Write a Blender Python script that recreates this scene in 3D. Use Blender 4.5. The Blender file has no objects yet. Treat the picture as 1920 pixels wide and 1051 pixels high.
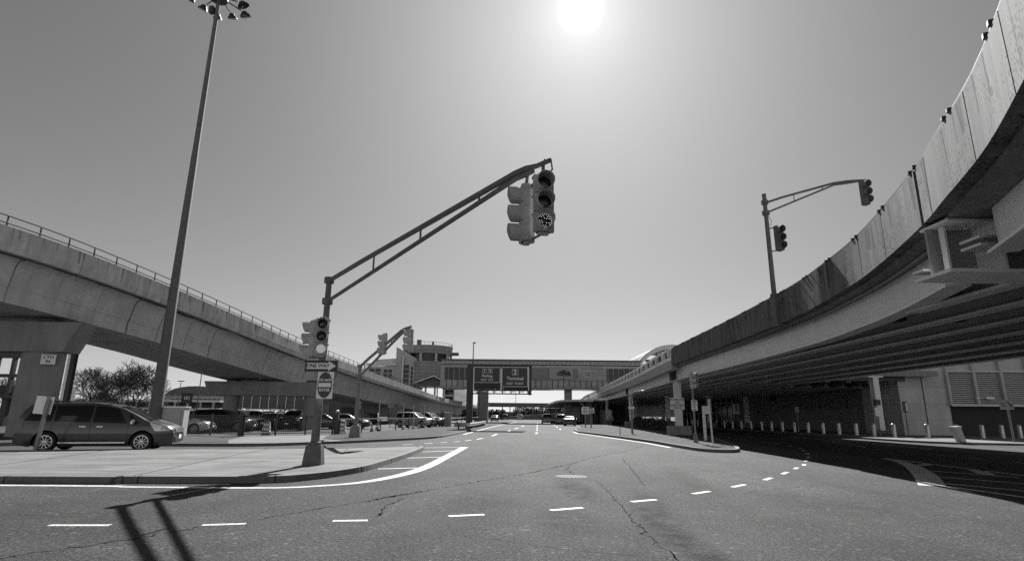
import bpy, math, random
from mathutils import Vector, Matrix
random.seed(11)
R = math.radians
PI = math.pi
scn = bpy.context.scene
COL = scn.collection
INV = {}

# ------------------------------------------------------------------ materials
def nt_new(name):
    m = bpy.data.materials.new(name); m.use_nodes = True
    nt = m.node_tree
    return m, nt, nt.nodes['Principled BSDF']

def mth(nt, op, a, b=None, c=None, clamp=False):
    n = nt.nodes.new('ShaderNodeMath'); n.operation = op; n.use_clamp = clamp
    for i, v in enumerate((a, b, c)):
        if v is None: continue
        if isinstance(v, (int, float)): n.inputs[i].default_value = v
        else: nt.links.new(v, n.inputs[i])
    return n.outputs[0]

def mapped(nt, scale=(1, 1, 1), loc=(0, 0, 0), rot=(0, 0, 0)):
    t = nt.nodes.new('ShaderNodeTexCoord'); m = nt.nodes.new('ShaderNodeMapping')
    m.inputs['Scale'].default_value = scale; m.inputs['Location'].default_value = loc
    m.inputs['Rotation'].default_value = rot
    nt.links.new(t.outputs['Object'], m.inputs['Vector'])
    return m.outputs[0]

def noise(nt, vec, scale, detail=3, rough=.55):
    n = nt.nodes.new('ShaderNodeTexNoise'); n.inputs['Scale'].default_value = scale
    n.inputs['Detail'].default_value = detail; n.inputs['Roughness'].default_value = rough
    nt.links.new(vec, n.inputs['Vector'])
    return n.outputs['Fac']

def remap(nt, v, a, b, c, d):
    n = nt.nodes.new('ShaderNodeMapRange')
    nt.links.new(v, n.inputs[0])
    for i, x in enumerate((a, b, c, d)): n.inputs[i + 1].default_value = x
    return n.outputs[0]

def stain(name):
    m, nt, b = nt_new(name)
    n = noise(nt, mapped(nt, (9, 9, .8)), 1.4, 4, .7)
    b.inputs['Base Color'].default_value = (.02, .02, .02, 1); b.inputs['Roughness'].default_value = .9
    nt.links.new(remap(nt, n, .35, .7, .05, .6), b.inputs['Alpha'])
    return m

def finish(nt, bsdf, val, rough=.7, metal=0., bump=None, bstr=.3, bdist=.01, spec=.5):
    c = nt.nodes.new('ShaderNodeCombineColor')
    for i in range(3): nt.links.new(val, c.inputs[i])
    nt.links.new(c.outputs[0], bsdf.inputs['Base Color'])
    bsdf.inputs['Roughness'].default_value = rough
    bsdf.inputs['Metallic'].default_value = metal
    bsdf.inputs['Specular IOR Level'].default_value = spec
    if bump is not None:
        b = nt.nodes.new('ShaderNodeBump'); b.inputs['Strength'].default_value = bstr
        b.inputs['Distance'].default_value = bdist
        nt.links.new(bump, b.inputs['Height']); nt.links.new(b.outputs[0], bsdf.inputs['Normal'])

def plain(name, v, rough=.55, metal=0., amt=.18, scale=3., spec=.5, streak=False):
    m, nt, b = nt_new(name)
    vec = mapped(nt, (1, 1, .25) if streak else (1, 1, 1))
    n1 = noise(nt, vec, scale, 4); n2 = noise(nt, mapped(nt), scale * 9, 2)
    f = mth(nt, 'ADD', mth(nt, 'MULTIPLY', n1, .7), mth(nt, 'MULTIPLY', n2, .3))
    finish(nt, b, remap(nt, f, .3, .7, v * (1 - amt), v * (1 + amt)), rough, metal, n2, .08, .01, spec)
    return m

def asphalt(name, v, stains=True):
    m, nt, b = nt_new(name)
    o = mapped(nt)
    g = noise(nt, o, 22, 5, .9); g2 = noise(nt, o, 46, 2, .7)
    vo = nt.nodes.new('ShaderNodeTexVoronoi'); vo.inputs['Scale'].default_value = 17; nt.links.new(o, vo.inputs['Vector'])
    sp = remap(nt, vo.outputs['Color'], .8, 1., 0, 1)
    big = noise(nt, mapped(nt, (.22, .06, 1), rot=(0, 0, R(3))), 1.6, 4, .6)
    mid = noise(nt, o, .9, 4, .6)
    grain = mth(nt, 'ADD', remap(nt, g, .38, .62, .1, 1.75), mth(nt, 'MULTIPLY', sp, 1.5))
    grain = mth(nt, 'MULTIPLY', grain, remap(nt, g2, .3, .7, .45, 1.6))
    tone = mth(nt, 'MULTIPLY', remap(nt, big, .3, .7, .72, 1.2), remap(nt, mid, .3, .7, .84, 1.14))
    val = mth(nt, 'MULTIPLY', mth(nt, 'MULTIPLY', grain, tone), v)
    if stains:
        for (x, y, sx, sy, rz, k) in ((1.5, 13.2, .55, 2.6, 4, .75), (2.5, 10.6, .5, 3.4, -7, .75), (2.3, 8.0, .35, 2.6, 3, .7), (4.6, 15.5, .6, 5., -8, .5),
                                      (-.6, 11., 1.2, 1.6, 0, .4), (6.3, 11.5, 1.6, 2.2, 20, .4), (0.9, 9.4, .7, 1.5, 0, .5)):
            vec = nt.nodes.new('ShaderNodeMapping'); vec.vector_type = 'TEXTURE'
            vec.inputs['Location'].default_value = (x, y, 0); vec.inputs['Rotation'].default_value = (0, 0, R(rz))
            vec.inputs['Scale'].default_value = (sx, sy, 1)
            t = nt.nodes.new('ShaderNodeTexCoord'); nt.links.new(t.outputs['Object'], vec.inputs['Vector'])
            gr = nt.nodes.new('ShaderNodeTexGradient'); gr.gradient_type = 'SPHERICAL'
            nt.links.new(vec.outputs[0], gr.inputs['Vector'])
            blot = remap(nt, noise(nt, o, 2.6, 5, .7), .38, .62, .15, 1.)
            f = mth(nt, 'MULTIPLY', remap(nt, gr.outputs['Fac'], 0, .6, 0, k), blot, clamp=True)
            val = mth(nt, 'MULTIPLY', val, mth(nt, 'SUBTRACT', 1., f))
    finish(nt, b, val, .82, 0, g, .85, .035, .09)
    return m

def streaky(name, v, pits=0., amt=.35, rough=.85, sc=1.):
    m, nt, b = nt_new(name)
    s1 = noise(nt, mapped(nt, (2.2 * sc, 2.2 * sc, .16)), 1.6, 5, .62)
    s2 = noise(nt, mapped(nt, (7 * sc, 7 * sc, .35)), 1.5, 4, .6)
    blot = noise(nt, mapped(nt), .7, 5, .6)
    fine = noise(nt, mapped(nt), 22, 3, .6)
    f = mth(nt, 'MULTIPLY', remap(nt, s1, .35, .68, 1 - amt, 1 + amt * .45), remap(nt, s2, .3, .7, 1 - amt * .5, 1 + amt * .3))
    f = mth(nt, 'MULTIPLY', f, remap(nt, blot, .3, .7, .86, 1.12))
    f = mth(nt, 'MULTIPLY', f, remap(nt, fine, .3, .7, .9, 1.1))
    if pits:
        vo = nt.nodes.new('ShaderNodeTexVoronoi'); vo.inputs['Scale'].default_value = 13
        nt.links.new(mapped(nt, (1, 1, .8)), vo.inputs['Vector'])
        rad = remap(nt, noise(nt, mapped(nt), 1.1, 2), .36, .62, .08, .42)
        p = mth(nt, 'LESS_THAN', vo.outputs['Distance'], rad)
        f = mth(nt, 'MULTIPLY', f, mth(nt, 'SUBTRACT', 1., mth(nt, 'MULTIPLY', p, pits)))
    finish(nt, b, mth(nt, 'MULTIPLY', f, v), rough, 0, fine, .25, .01, .3)
    return m

def paving(name, v):
    m, nt, b = nt_new(name)
    o = mapped(nt, rot=(0, 0, R(14)))
    n1 = noise(nt, mapped(nt), .6, 5, .65); n2 = noise(nt, mapped(nt), 16, 3, .6); n3 = noise(nt, mapped(nt, (.3, 2.4, 1), rot=(0, 0, R(-12))), 1.2, 4)
    br = nt.nodes.new('ShaderNodeTexBrick'); br.offset = 0
    nt.links.new(o, br.inputs['Vector'])
    br.inputs['Scale'].default_value = 1.; br.inputs['Mortar Size'].default_value = .022
    br.inputs['Brick Width'].default_value = 1.7; br.inputs['Row Height'].default_value = 1.7
    f = mth(nt, 'MULTIPLY', remap(nt, n1, .32, .68, .68, 1.16), remap(nt, n2, .3, .7, .8, 1.18))
    f = mth(nt, 'MULTIPLY', f, remap(nt, n3, .35, .6, .76, 1.06))
    f = mth(nt, 'MULTIPLY', f, mth(nt, 'SUBTRACT', 1., mth(nt, 'MULTIPLY', br.outputs['Fac'], .42)))
    finish(nt, b, mth(nt, 'MULTIPLY', f, v), .9, 0, n2, .3, .01, .25)
    return m

def grassy(name, v):
    m, nt, b = nt_new(name)
    n1 = noise(nt, mapped(nt), .45, 6, .7); n2 = noise(nt, mapped(nt), 9, 5, .75); n3 = noise(nt, mapped(nt), 40, 2)
    f = mth(nt, 'MULTIPLY', remap(nt, n1, .35, .65, .65, 1.3), remap(nt, n2, .3, .7, .5, 1.45))
    finish(nt, b, mth(nt, 'MULTIPLY', f, v), .95, 0, mth(nt, 'ADD', n2, n3), .8, .05, .1)
    return m

def worn_paint(name, v):
    m, nt, b = nt_new(name)
    n2 = noise(nt, mapped(nt), 30, 4, .7); n1 = noise(nt, mapped(nt), 2.2, 4, .6)
    f = mth(nt, 'MULTIPLY', remap(nt, n2, .38, .54, .35, 1.04), remap(nt, n1, .32, .6, .68, 1.03))
    finish(nt, b, mth(nt, 'MULTIPLY', f, v), .6, 0, n2, .3, .008, .3)
    return m

def panelwall(name, v, w, h, rough=.8, mortar=.012, offset=0.):
    m, nt, b = nt_new(name)
    t = nt.nodes.new('ShaderNodeTexCoord'); s = nt.nodes.new('ShaderNodeSeparateXYZ'); nt.links.new(t.outputs['Object'], s.inputs[0])
    cb = nt.nodes.new('ShaderNodeCombineXYZ')
    nt.links.new(mth(nt, 'ADD', s.outputs[0], s.outputs[1]), cb.inputs[0]); nt.links.new(s.outputs[2], cb.inputs[1])
    br = nt.nodes.new('ShaderNodeTexBrick'); br.offset = offset
    nt.links.new(cb.outputs[0], br.inputs['Vector'])
    br.inputs['Scale'].default_value = 1; br.inputs['Brick Width'].default_value = w; br.inputs['Row Height'].default_value = h
    br.inputs['Mortar Size'].default_value = mortar
    br.inputs['Color1'].default_value = (.92,) * 3 + (1,); br.inputs['Color2'].default_value = (1.08,) * 3 + (1,)
    br.inputs['Mortar'].default_value = (.35,) * 3 + (1,)
    n1 = noise(nt, mapped(nt, (1, 1, .4)), .8, 5, .6); n2 = noise(nt, mapped(nt), 14, 3)
    f = mth(nt, 'MULTIPLY', br.outputs['Color'], mth(nt, 'MULTIPLY', remap(nt, n1, .3, .7, .82, 1.15), remap(nt, n2, .3, .7, .92, 1.08)))
    finish(nt, b, mth(nt, 'MULTIPLY', f, v), rough, 0, n2, .15, .01, .3)
    return m

def flat(name, v, rough=.5, metal=0., emit=0., spec=.5, coat=0.):
    m, nt, b = nt_new(name)
    n = noise(nt, mapped(nt), 6, 3)
    finish(nt, b, remap(nt, n, .3, .7, v * .93, v * 1.07), rough, metal, None, spec=spec)
    if emit:
        b.inputs['Emission Color'].default_value = (1, 1, 1, 1); b.inputs['Emission Strength'].default_value = emit
    if coat:
        b.inputs['Coat Weight'].default_value = coat; b.inputs['Coat Roughness'].default_value = .06
    return m

M = dict(
    asphalt=asphalt('asphalt_road', .068), lot=asphalt('asphalt_parking', .04, False),
    paving=paving('paving_concrete', .165), kerb=streaky('kerb_concrete', .15, 0, .2),
    grass=grassy('dry_grass', .085), island=grassy('worn_island', .10),
    guide=streaky('guideway_concrete', .55, 0, .26, .85, .6), guide_web=streaky('guideway_web', .52, 0, .14, .85, .35), parapet=streaky('parapet_concrete', .145, .85, .42),
    pier=streaky('pier_concrete', .27, 0, .16, .85, .4), conc=streaky('plain_concrete', .28, 0, .25),
    balus=streaky('balustrade_concrete', .85, 0, .15),
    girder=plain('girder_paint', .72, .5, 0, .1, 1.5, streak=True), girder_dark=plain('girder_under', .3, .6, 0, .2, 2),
    slab=streaky('deck_soffit', .2, 0, .3), galv=plain('galvanised_steel', .2, .6, .05, .15, 4),
    mast=plain('mast_paint', .14, .8, 0, .25, 5, .12), flange=plain('flange_paint', .7, .5, 0, .1, 2), dark=plain('dark_steel', .035, .5, 0, .25, 4),
    black=flat('black_plastic', .012, .5), rail=plain('rail_steel', .05, .5, .3, .2, 5),
    sig=plain('signal_housing', .42, .8, 0, .2, 6, .1), lens=flat('signal_lens', .02, .15), lit=flat('lit_lens', .3, .3, 0, .14), led=flat('lit_diode', .8, .3, 0, .4),
    white=worn_paint('road_paint', .62), signw=plain('sign_white', .75, .5, 0, .08, 6), signd=flat('sign_dark_face', .035, .45), ink=flat('sign_ink', .015, .5),
    letter=flat('sign_lettering', .85, .45), signback=plain('sign_back_metal', .62, .4, .4, .12, 5),
    signgrey=plain('sign_grey', .22, .5, 0, .1, 6),
    glass=flat('window_glass', .006, .1, 0, 0, .3), rubber=plain('tyre_rubber', .012, .8, 0, .2, 8), chrome=flat('bright_trim', .55, .18, .85),
    rim=flat('alloy_rim', .5, .3, .6), cgrey=flat('car_paint_grey', .035, .3, .3, 0, .4, .5), cblack=flat('car_paint_black', .012, .25, .1, 0, .5, .9),
    cwhite=flat('car_paint_white', .5, .3, 0, 0, .5, .8), csilver=flat('car_paint_silver', .28, .3, .4, 0, .5, .8),
    headlamp=flat('lamp_glass', .5, .12, .4), taillamp=flat('tail_lamp_glass', .06, .15),
    bark=plain('bark', .055, .9, 0, .3, 8), shrub=plain('shrub_leaf', .045, .8, 0, .4, 3), brush=plain('dry_brush', .11, .9, 0, .4, 3),
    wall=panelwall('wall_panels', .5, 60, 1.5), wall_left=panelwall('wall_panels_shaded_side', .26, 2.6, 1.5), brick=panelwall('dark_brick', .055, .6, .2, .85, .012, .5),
    louver=plain('louver_metal', .55, .5, .1, .1, 4), tile=panelwall('facade_panels', .4, 1.1, .7), tower=panelwall('tower_panels', .3, 1.6, .8, mortar=.03),
    stone=plain('facade_stone', .45, .8, 0, .15, 1.2), clad=plain('ribbed_cladding', .6, .5, .1, .1, 2), bright=plain('bright_metal', .55, .35, .4, .1, 3),
    banner=plain('banner_grey', .22, .6, 0, .12, 1.2), banner_light=plain('banner_light', .34, .6, 0, .1, 1.2), banner_tree=plain('banner_tree_print', .09, .6, 0, .25, 3),
    stain=stain('water_stain'), manhole=plain('manhole_iron', .11, .8, 0, .25, 14, .2), crack=flat('crack_tar', .004, 1., 0, 0, 0.),
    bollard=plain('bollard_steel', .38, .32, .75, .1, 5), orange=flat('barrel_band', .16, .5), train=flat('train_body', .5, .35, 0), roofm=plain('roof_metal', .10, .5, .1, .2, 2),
)

# ------------------------------------------------------------------ mesh builder
class MB:
    def __init__(s): s.v = []; s.f = []
    def add(s, vs, fs):
        o = len(s.v); s.v += [tuple(p) for p in vs]; s.f += [tuple(i + o for i in f) for f in fs]; return s
    def box(s, c, d, rz=0., taper=1.):
        x, y, z = (k / 2 for k in d); vs = []
        for k, t in ((-1, 1.), (1, taper)):
            for a, b in ((-1, -1), (1, -1), (1, 1), (-1, 1)):
                px, py = a * x * t, b * y * t
                vs.append((c[0] + px * math.cos(rz) - py * math.sin(rz), c[1] + px * math.sin(rz) + py * math.cos(rz), c[2] + k * z))
        return s.add(vs, [(3, 2, 1, 0), (4, 5, 6, 7), (0, 1, 5, 4), (1, 2, 6, 5), (2, 3, 7, 6), (3, 0, 4, 7)])
    def beam(s, p, q, w, h, up=(0, 0, 1)):
        p, q = Vector(p), Vector(q); t = (q - p).normalized(); u = Vector(up)
        r = t.cross(u)
        if r.length < 1e-4: r = t.cross(Vector((0, 1, 0)))
        r.normalize(); u = r.cross(t)
        vs = []
        for e in (p, q):
            for a, b in ((-1, -1), (1, -1), (1, 1), (-1, 1)): vs.append(e + r * a * w / 2 + u * b * h / 2)
        return s.add(vs, [(3, 2, 1, 0), (4, 5, 6, 7), (0, 1, 5, 4), (1, 2, 6, 5), (2, 3, 7, 6), (3, 0, 4, 7)])
    def tube(s, pts, r, n=10, caps=True):
        pts = [Vector(p) for p in pts]; rr = r if isinstance(r, (list, tuple)) else [r] * len(pts)
        vs = []; ref = None
        for i, p in enumerate(pts):
            t = (pts[min(i + 1, len(pts) - 1)] - pts[max(i - 1, 0)]).normalized()
            if ref is None:
                ref = t.cross(Vector((0, 0, 1)))
                if ref.length < 1e-3: ref = t.cross(Vector((1, 0, 0)))
            ref = (ref - t * ref.dot(t)).normalized(); b = t.cross(ref)
            for k in range(n):
                a = 2 * PI * k / n; vs.append(p + (ref * math.cos(a) + b * math.sin(a)) * rr[i])
        fs = []
        for i in range(len(pts) - 1):
            for k in range(n):
                k2 = (k + 1) % n; fs.append((i * n + k, i * n + k2, (i + 1) * n + k2, (i + 1) * n + k))
        if caps: fs += [tuple(range(n - 1, -1, -1)), tuple((len(pts) - 1) * n + k for k in range(n))]
        return s.add(vs, fs)
    def lathe(s, prof, n=16, c=(0, 0, 0), a0=0., a1=2 * PI, cap=True):
        full = abs(a1 - a0) > 6.28; m = n if full else n + 1; vs = []; fs = []
        for r, z in prof:
            for k in range(m):
                a = a0 + (a1 - a0) * k / n; vs.append((c[0] + r * math.cos(a), c[1] + r * math.sin(a), c[2] + z))
        for i in range(len(prof) - 1):
            for k in range(n):
                k2 = (k + 1) % m; fs.append((i * m + k, i * m + k2, (i + 1) * m + k2, (i + 1) * m + k))
        if cap and full: fs += [tuple(range(m - 1, -1, -1)), tuple((len(prof) - 1) * m + k for k in range(m))]
        return s.add(vs, fs)
    def prism(s, poly, z0, z1):
        n = len(poly)
        ar = sum(poly[i][0] * poly[(i + 1) % n][1] - poly[(i + 1) % n][0] * poly[i][1] for i in range(n))
        if ar < 0: poly = poly[::-1]
        vs = [(x, y, z0) for x, y in poly] + [(x, y, z1) for x, y in poly]
        return s.add(vs, [tuple(range(n - 1, -1, -1)), tuple(range(n, 2 * n))] + [(i, (i + 1) % n, n + (i + 1) % n, n + i) for i in range(n)])
    def vprism(s, poly, y0, y1):
        "polygon in x,z extruded along y"
        n = len(poly)
        ar = sum(poly[i][0] * poly[(i + 1) % n][1] - poly[(i + 1) % n][0] * poly[i][1] for i in range(n))
        if ar < 0: poly = poly[::-1]
        vs = [(x, y0, z) for x, z in poly] + [(x, y1, z) for x, z in poly]
        return s.add(vs, [tuple(range(n)), tuple(range(2 * n - 1, n - 1, -1))] + [(i, n + i, n + (i + 1) % n, (i + 1) % n) for i in range(n)])
    def sheet(s, poly, z):
        n = len(poly)
        ar = sum(poly[i][0] * poly[(i + 1) % n][1] - poly[(i + 1) % n][0] * poly[i][1] for i in range(n))
        if ar < 0: poly = poly[::-1]
        return s.add([(x, y, z) for x, y in poly], [tuple(range(n))])
    def sweep(s, path, sec, caps=True):
        "closed section of (d,z) swept along path of (x,y,z); d to the right of travel"
        n = len(sec); vs = []; fs = []
        for i, p in enumerate(path):
            a = path[max(i - 1, 0)]; b = path[min(i + 1, len(path) - 1)]
            tx, ty = b[0] - a[0], b[1] - a[1]; l = math.hypot(tx, ty) or 1; rx, ry = ty / l, -tx / l
            for d, z in sec: vs.append((p[0] + rx * d, p[1] + ry * d, p[2] + z))
        for i in range(len(path) - 1):
            for k in range(n):
                k2 = (k + 1) % n; fs.append((i * n + k, (i + 1) * n + k, (i + 1) * n + k2, i * n + k2))
        if caps: fs += [tuple(range(n)), tuple((len(path) - 1) * n + k for k in range(n - 1, -1, -1))]
        return s.add(vs, fs)
    def strip(s, pts, w, z):
        ws = w if isinstance(w, (list, tuple)) else [w] * len(pts); vs = []
        for i, p in enumerate(pts):
            a = pts[max(i - 1, 0)]; b = pts[min(i + 1, len(pts) - 1)]
            tx, ty = b[0] - a[0], b[1] - a[1]; l = math.hypot(tx, ty) or 1; rx, ry = ty / l, -tx / l
            vs += [(p[0] - rx * ws[i] / 2, p[1] - ry * ws[i] / 2, z), (p[0] + rx * ws[i] / 2, p[1] + ry * ws[i] / 2, z)]
        return s.add(vs, [(2 * i, 2 * i + 1, 2 * i + 3, 2 * i + 2) for i in range(len(pts) - 1)])
    def xf(s, Mx): s.v = [tuple(Mx @ Vector(p)) for p in s.v]; return s
    def build(s, name, mat, parent=None, smooth=False, world=True, label=None):
        vs = s.v
        if parent is not None and world:
            I = INV[parent.name]; vs = [tuple(I @ Vector(p)) for p in vs]
        me = bpy.data.meshes.new(name); me.from_pydata(vs, [], s.f); me.update()
        me.materials.append(M[mat] if isinstance(mat, str) else mat)
        if smooth:
            me.shade_smooth(); me.set_sharp_from_angle(angle=R(38))
        o = bpy.data.objects.new(name, me); COL.objects.link(o)
        if parent is not None:
            o.parent = parent; INV[o.name] = INV[parent.name]
        else: INV[o.name] = Matrix.Identity(4)
        if label: o['label'] = label
        return o

def root(name, label, cat, loc=(0, 0, 0), rz=0., group=None):
    o = bpy.data.objects.new(name, None); COL.objects.link(o)
    o.location = loc; o.rotation_euler = (0, 0, rz); o.empty_display_size = .3
    o['label'] = label; o['category'] = cat
    if group: o['group'] = group
    INV[o.name] = (Matrix.Translation(loc) @ Matrix.Rotation(rz, 4, 'Z')).inverted()
    return o

def solo(mb, name, mat, label, cat, loc, group=None, smooth=False):
    mb.xf(Matrix.Translation(loc).inverted())
    o = mb.build(name, mat, None, smooth); o.location = loc
    INV[o.name] = Matrix.Translation(loc).inverted()
    o['label'] = label; o['category'] = cat
    if group: o['group'] = group
    return o

def struct(mb, name, mat, label, cat=None):
    o = mb.build(name, mat); o['kind'] = 'structure'; o['label'] = label; o['category'] = cat or name.replace('_', ' ')
    return o

def text(body, size, mat, parent, pos, ang=0., bold=.012, name='lettering', space=1., sx=1., world=True):
    "flat lettering standing upright, facing -Y when ang = 0, centred on pos"
    cu = bpy.data.curves.new('t', 'FONT'); cu.body = body; cu.size = size; cu.align_x = 'CENTER'; cu.align_y = 'CENTER'
    cu.offset = bold * size; cu.space_character = space; cu.resolution_u = 2; cu.extrude = .002
    ob = bpy.data.objects.new('t', cu); COL.objects.link(ob)
    bpy.context.view_layer.update()
    me = bpy.data.meshes.new_from_object(ob.evaluated_get(bpy.context.evaluated_depsgraph_get()))
    bpy.data.objects.remove(ob); bpy.data.curves.remove(cu)
    T = Matrix.Translation(pos) @ Matrix.Rotation(ang, 4, 'Z') @ Matrix.Rotation(PI / 2, 4, 'X') @ Matrix.Diagonal((sx, 1, 1, 1))
    if world: T = INV[parent.name] @ T
    me.transform(T); me.name = name
    me.materials.clear(); me.materials.append(M[mat])
    o = bpy.data.objects.new(name, me); COL.objects.link(o); o.parent = parent; INV[o.name] = INV[parent.name]
    return o

def crom(P, n=6):
    out = []
    for i in range(len(P) - 1):
        p0 = P[max(i - 1, 0)]; p1 = P[i]; p2 = P[i + 1]; p3 = P[min(i + 2, len(P) - 1)]
        for k in range(n):
            t = k / n
            out.append(tuple(.5 * (2 * b + (c - a) * t + (2 * a - 5 * b + 4 * c - d) * t * t + (3 * b - a - 3 * c + d) * t ** 3) for a, b, c, d in zip(p0, p1, p2, p3)))
    out.append(tuple(P[-1])); return out

class Path:
    def __init__(s, pts):
        s.p = [Vector(p) for p in pts]; s.s = [0.]
        for a, b in zip(s.p, s.p[1:]): s.s.append(s.s[-1] + (b - a).length)
        s.L = s.s[-1]
    def at(s, d):
        d = max(0, min(s.L, d))
        for i in range(len(s.p) - 1):
            if d <= s.s[i + 1]:
                t = (d - s.s[i]) / max(1e-9, s.s[i + 1] - s.s[i]); return s.p[i].lerp(s.p[i + 1], t)
        return s.p[-1]
    def sub(s, a, b, step=1.):
        n = max(1, int((b - a) / step + .5)); return [tuple(s.at(a + (b - a) * k / n)) for k in range(n + 1)]
    def s_at_y(s, y):
        lo, hi = 0, s.L
        for _ in range(40):
            m = (lo + hi) / 2
            if s.at(m).y < y: lo = m
            else: hi = m
        return lo
    def nrm(s, d):
        t = s.at(d + .05) - s.at(d - .05); l = math.hypot(t.x, t.y); return Vector((t.y / l, -t.x / l, 0))

def off(path, d):
    out = []
    for i, p in enumerate(path):
        a = path[max(i - 1, 0)]; b = path[min(i + 1, len(path) - 1)]
        tx, ty = b[0] - a[0], b[1] - a[1]; l = math.hypot(tx, ty) or 1
        out.append((p[0] + ty / l * d, p[1] - tx / l * d) + tuple(p[2:]))
    return out

ORD = 'first second third fourth fifth sixth seventh eighth ninth tenth eleventh twelfth thirteenth fourteenth fifteenth sixteenth seventeenth eighteenth nineteenth twentieth twenty-first twenty-second twenty-third twenty-fourth twenty-fifth twenty-sixth'.split()

# ------------------------------------------------------------------ ground
g = MB().sheet([(-1500, -200), (1500, -200), (1500, 2500), (-1500, 2500)], -.012)
ground = struct(g, 'ground', 'lot', 'flat dark asphalt ground reaching the horizon', 'ground')
rd = MB().sheet([(-70, -25), (60, -25), (60, 130), (40, 330), (0, 330), (-30, 130), (-70, 60)], 0)
road = struct(rd, 'road', 'asphalt', 'wide grey asphalt road with speckled grain and long cracks', 'road')

def closed(P, n=5): 
    q = crom([P[-1]] + P + [P[0], P[1]], n); return q[n:-n - 1] if False else crom(P + [P[0]], n)[:-1]

isl = [(-34, 13.0), (-11.5, 13.38), (-8.7, 13.6), (-5.9, 13.85), (-4.9, 14.6), (-4.2, 16.4), (-4.0, 18.8), (-3.88, 22.8), (-3.95, 26.6), (-4.25, 27.6)]
isl = crom([(p[0], p[1], 0) for p in isl], 6)
back = [(-5.2, 27.4), (-7.4, 25.7), (-10, 24.75), (-13.9, 23.9), (-19.3, 21.85), (-34, 16.3)]
ip = MB().prism([p[:2] for p in off(isl, -.19)] + [(x, y - .1) for x, y in back], -.01, .128)
pav = struct(ip, 'pavement', 'paving', 'sunlit concrete traffic island filling the near left corner', 'pavement')
for pts, w_, m_ in (([(-30, 15.5), (-19, 17.6), (-12, 18.9), (-6.6, 19.9), (-4.25, 20.3)], .03, 'crack'), ([(-13.5, 13.8), (-14.6, 18.4), (-15.6, 23.2)], .025, 'crack'), ([(-8.9, 13.9), (-9.6, 19.4), (-10.2, 24.6)], .025, 'crack'), ([(-20, 14), (-21.5, 20.8)], .025, 'crack'),
                     ([(-26, 17.8), (-14, 20.9), (-6, 22.6), (-4.2, 23.0)], .02, 'crack'), ([(-9.5, 14.2), (-8.2, 15.9), (-6.9, 19.0), (-5.9, 21.6)], .035, 'signback'), ([(-6.4, 22.4), (-7.0, 25.2)], .02, 'crack')):
    MB().strip([p[:2] for p in crom([(a, b, 0) for a, b in pts], 5)], w_, .1315).build('slab_joint' if m_ == 'crack' else 'scrape_mark', m_, pav)
kbj = Path(isl); kd = 1.2
while kd < kbj.L - .5:
    MB().sweep(kbj.sub(kd, kd + .02, .01), [(.004, .0), (-.018, .153), (-.2, .153), (-.19, .0)]).build('kerb_joint', 'crack', pav); kd += 3.05
kb = MB().sweep(isl, [(0, -.01), (-.02, .15), (-.2, .15), (-.2, -.01)]).sweep([b + (0,) for b in back], [(.02, -.01), (.0, .145), (-.18, .145), (-.18, -.01)])
struct(kb, 'kerb', 'kerb', 'grey concrete kerb round the near left traffic island', 'kerb')

vg_front = crom([(p[0], p[1], 0) for p in [(-70, 24), (-30, 26.6), (-16.2, 27.9), (-12.2, 28.7), (-10.1, 30.9), (-8.4, 33.2), (-5.4, 39.1), (-4.5, 46.6), (-4.1, 58), (-3.7, 69), (-2.2, 95), (1, 140)]], 5)
vg_back = [(-3, 140), (-5.6, 100), (-8.1, 73), (-10.4, 59.5), (-12.7, 42.6), (-17.4, 38), (-26, 42), (-70, 40)]
vp = MB().prism([p[:2] for p in off(vg_front, -.17)] + vg_back, -.01, .125)
struct(vp, 'verge', 'grass', 'strip of dry worn grass between the roadway and the fence', 'grass verge')
struct(MB().sweep(vg_front, [(0, -.01), (-.02, .14), (-.18, .14), (-.18, -.01)]), 'kerb', 'kerb', 'far kerb edging the dry grass strip on the left', 'kerb')
sw = [(-13.8, 28.5), (-12.2, 28.9), (-10.3, 31.0), (-9.2, 32.4), (-11.2, 34.6), (-12.2, 38.5), (-12.9, 42.2), (-17.2, 38.0), (-15.6, 32.2)]
struct(MB().prism(sw, .11, .131), 'path', 'paving', 'pale concrete path crossing the grass up to the fence gate', 'path')

ri = [(7.2, 66), (6.75, 60), (6.6, 56), (7.3, 50), (8.2, 42), (8.75, 36), (8.85, 31), (9.05, 28), (9.7, 27.0), (10.6, 27.3), (11.4, 29.0), (12.3, 32), (14.6, 41), (17.6, 56), (19.5, 75), (20.5, 100)]
ri = crom([(p[0], p[1], 0) for p in ri], 5)
rfar = [(12, 100), (9.9, 79)]
struct(MB().prism([p[:2] for p in off(ri, -.19)] + rfar, -.01, .12), 'pavement', 'island', 'pointed traffic island beneath the edge of the right overpass', 'traffic island')
struct(MB().sweep(ri, [(0, -.01), (-.02, .15), (-.2, .15), (-.2, -.01)]), 'kerb', 'kerb', 'kerb round the pointed island under the overpass', 'kerb')
tw = crom([(p[0], p[1], 0) for p in [(31, 130), (28.9, 95), (28.6, 60), (28.3, 50), (27.9, 43), (28.7, 39.2), (32, 37.4), (45, 35), (75, 31)]], 5)
struct(MB().prism([p[:2] for p in off(tw, .0)] + [(75, 52), (37, 54.5), (37.5, 130)], -.01, .14), 'pavement', 'paving', 'raised kerbside pavement in front of the terminal wall', 'pavement')

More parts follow.
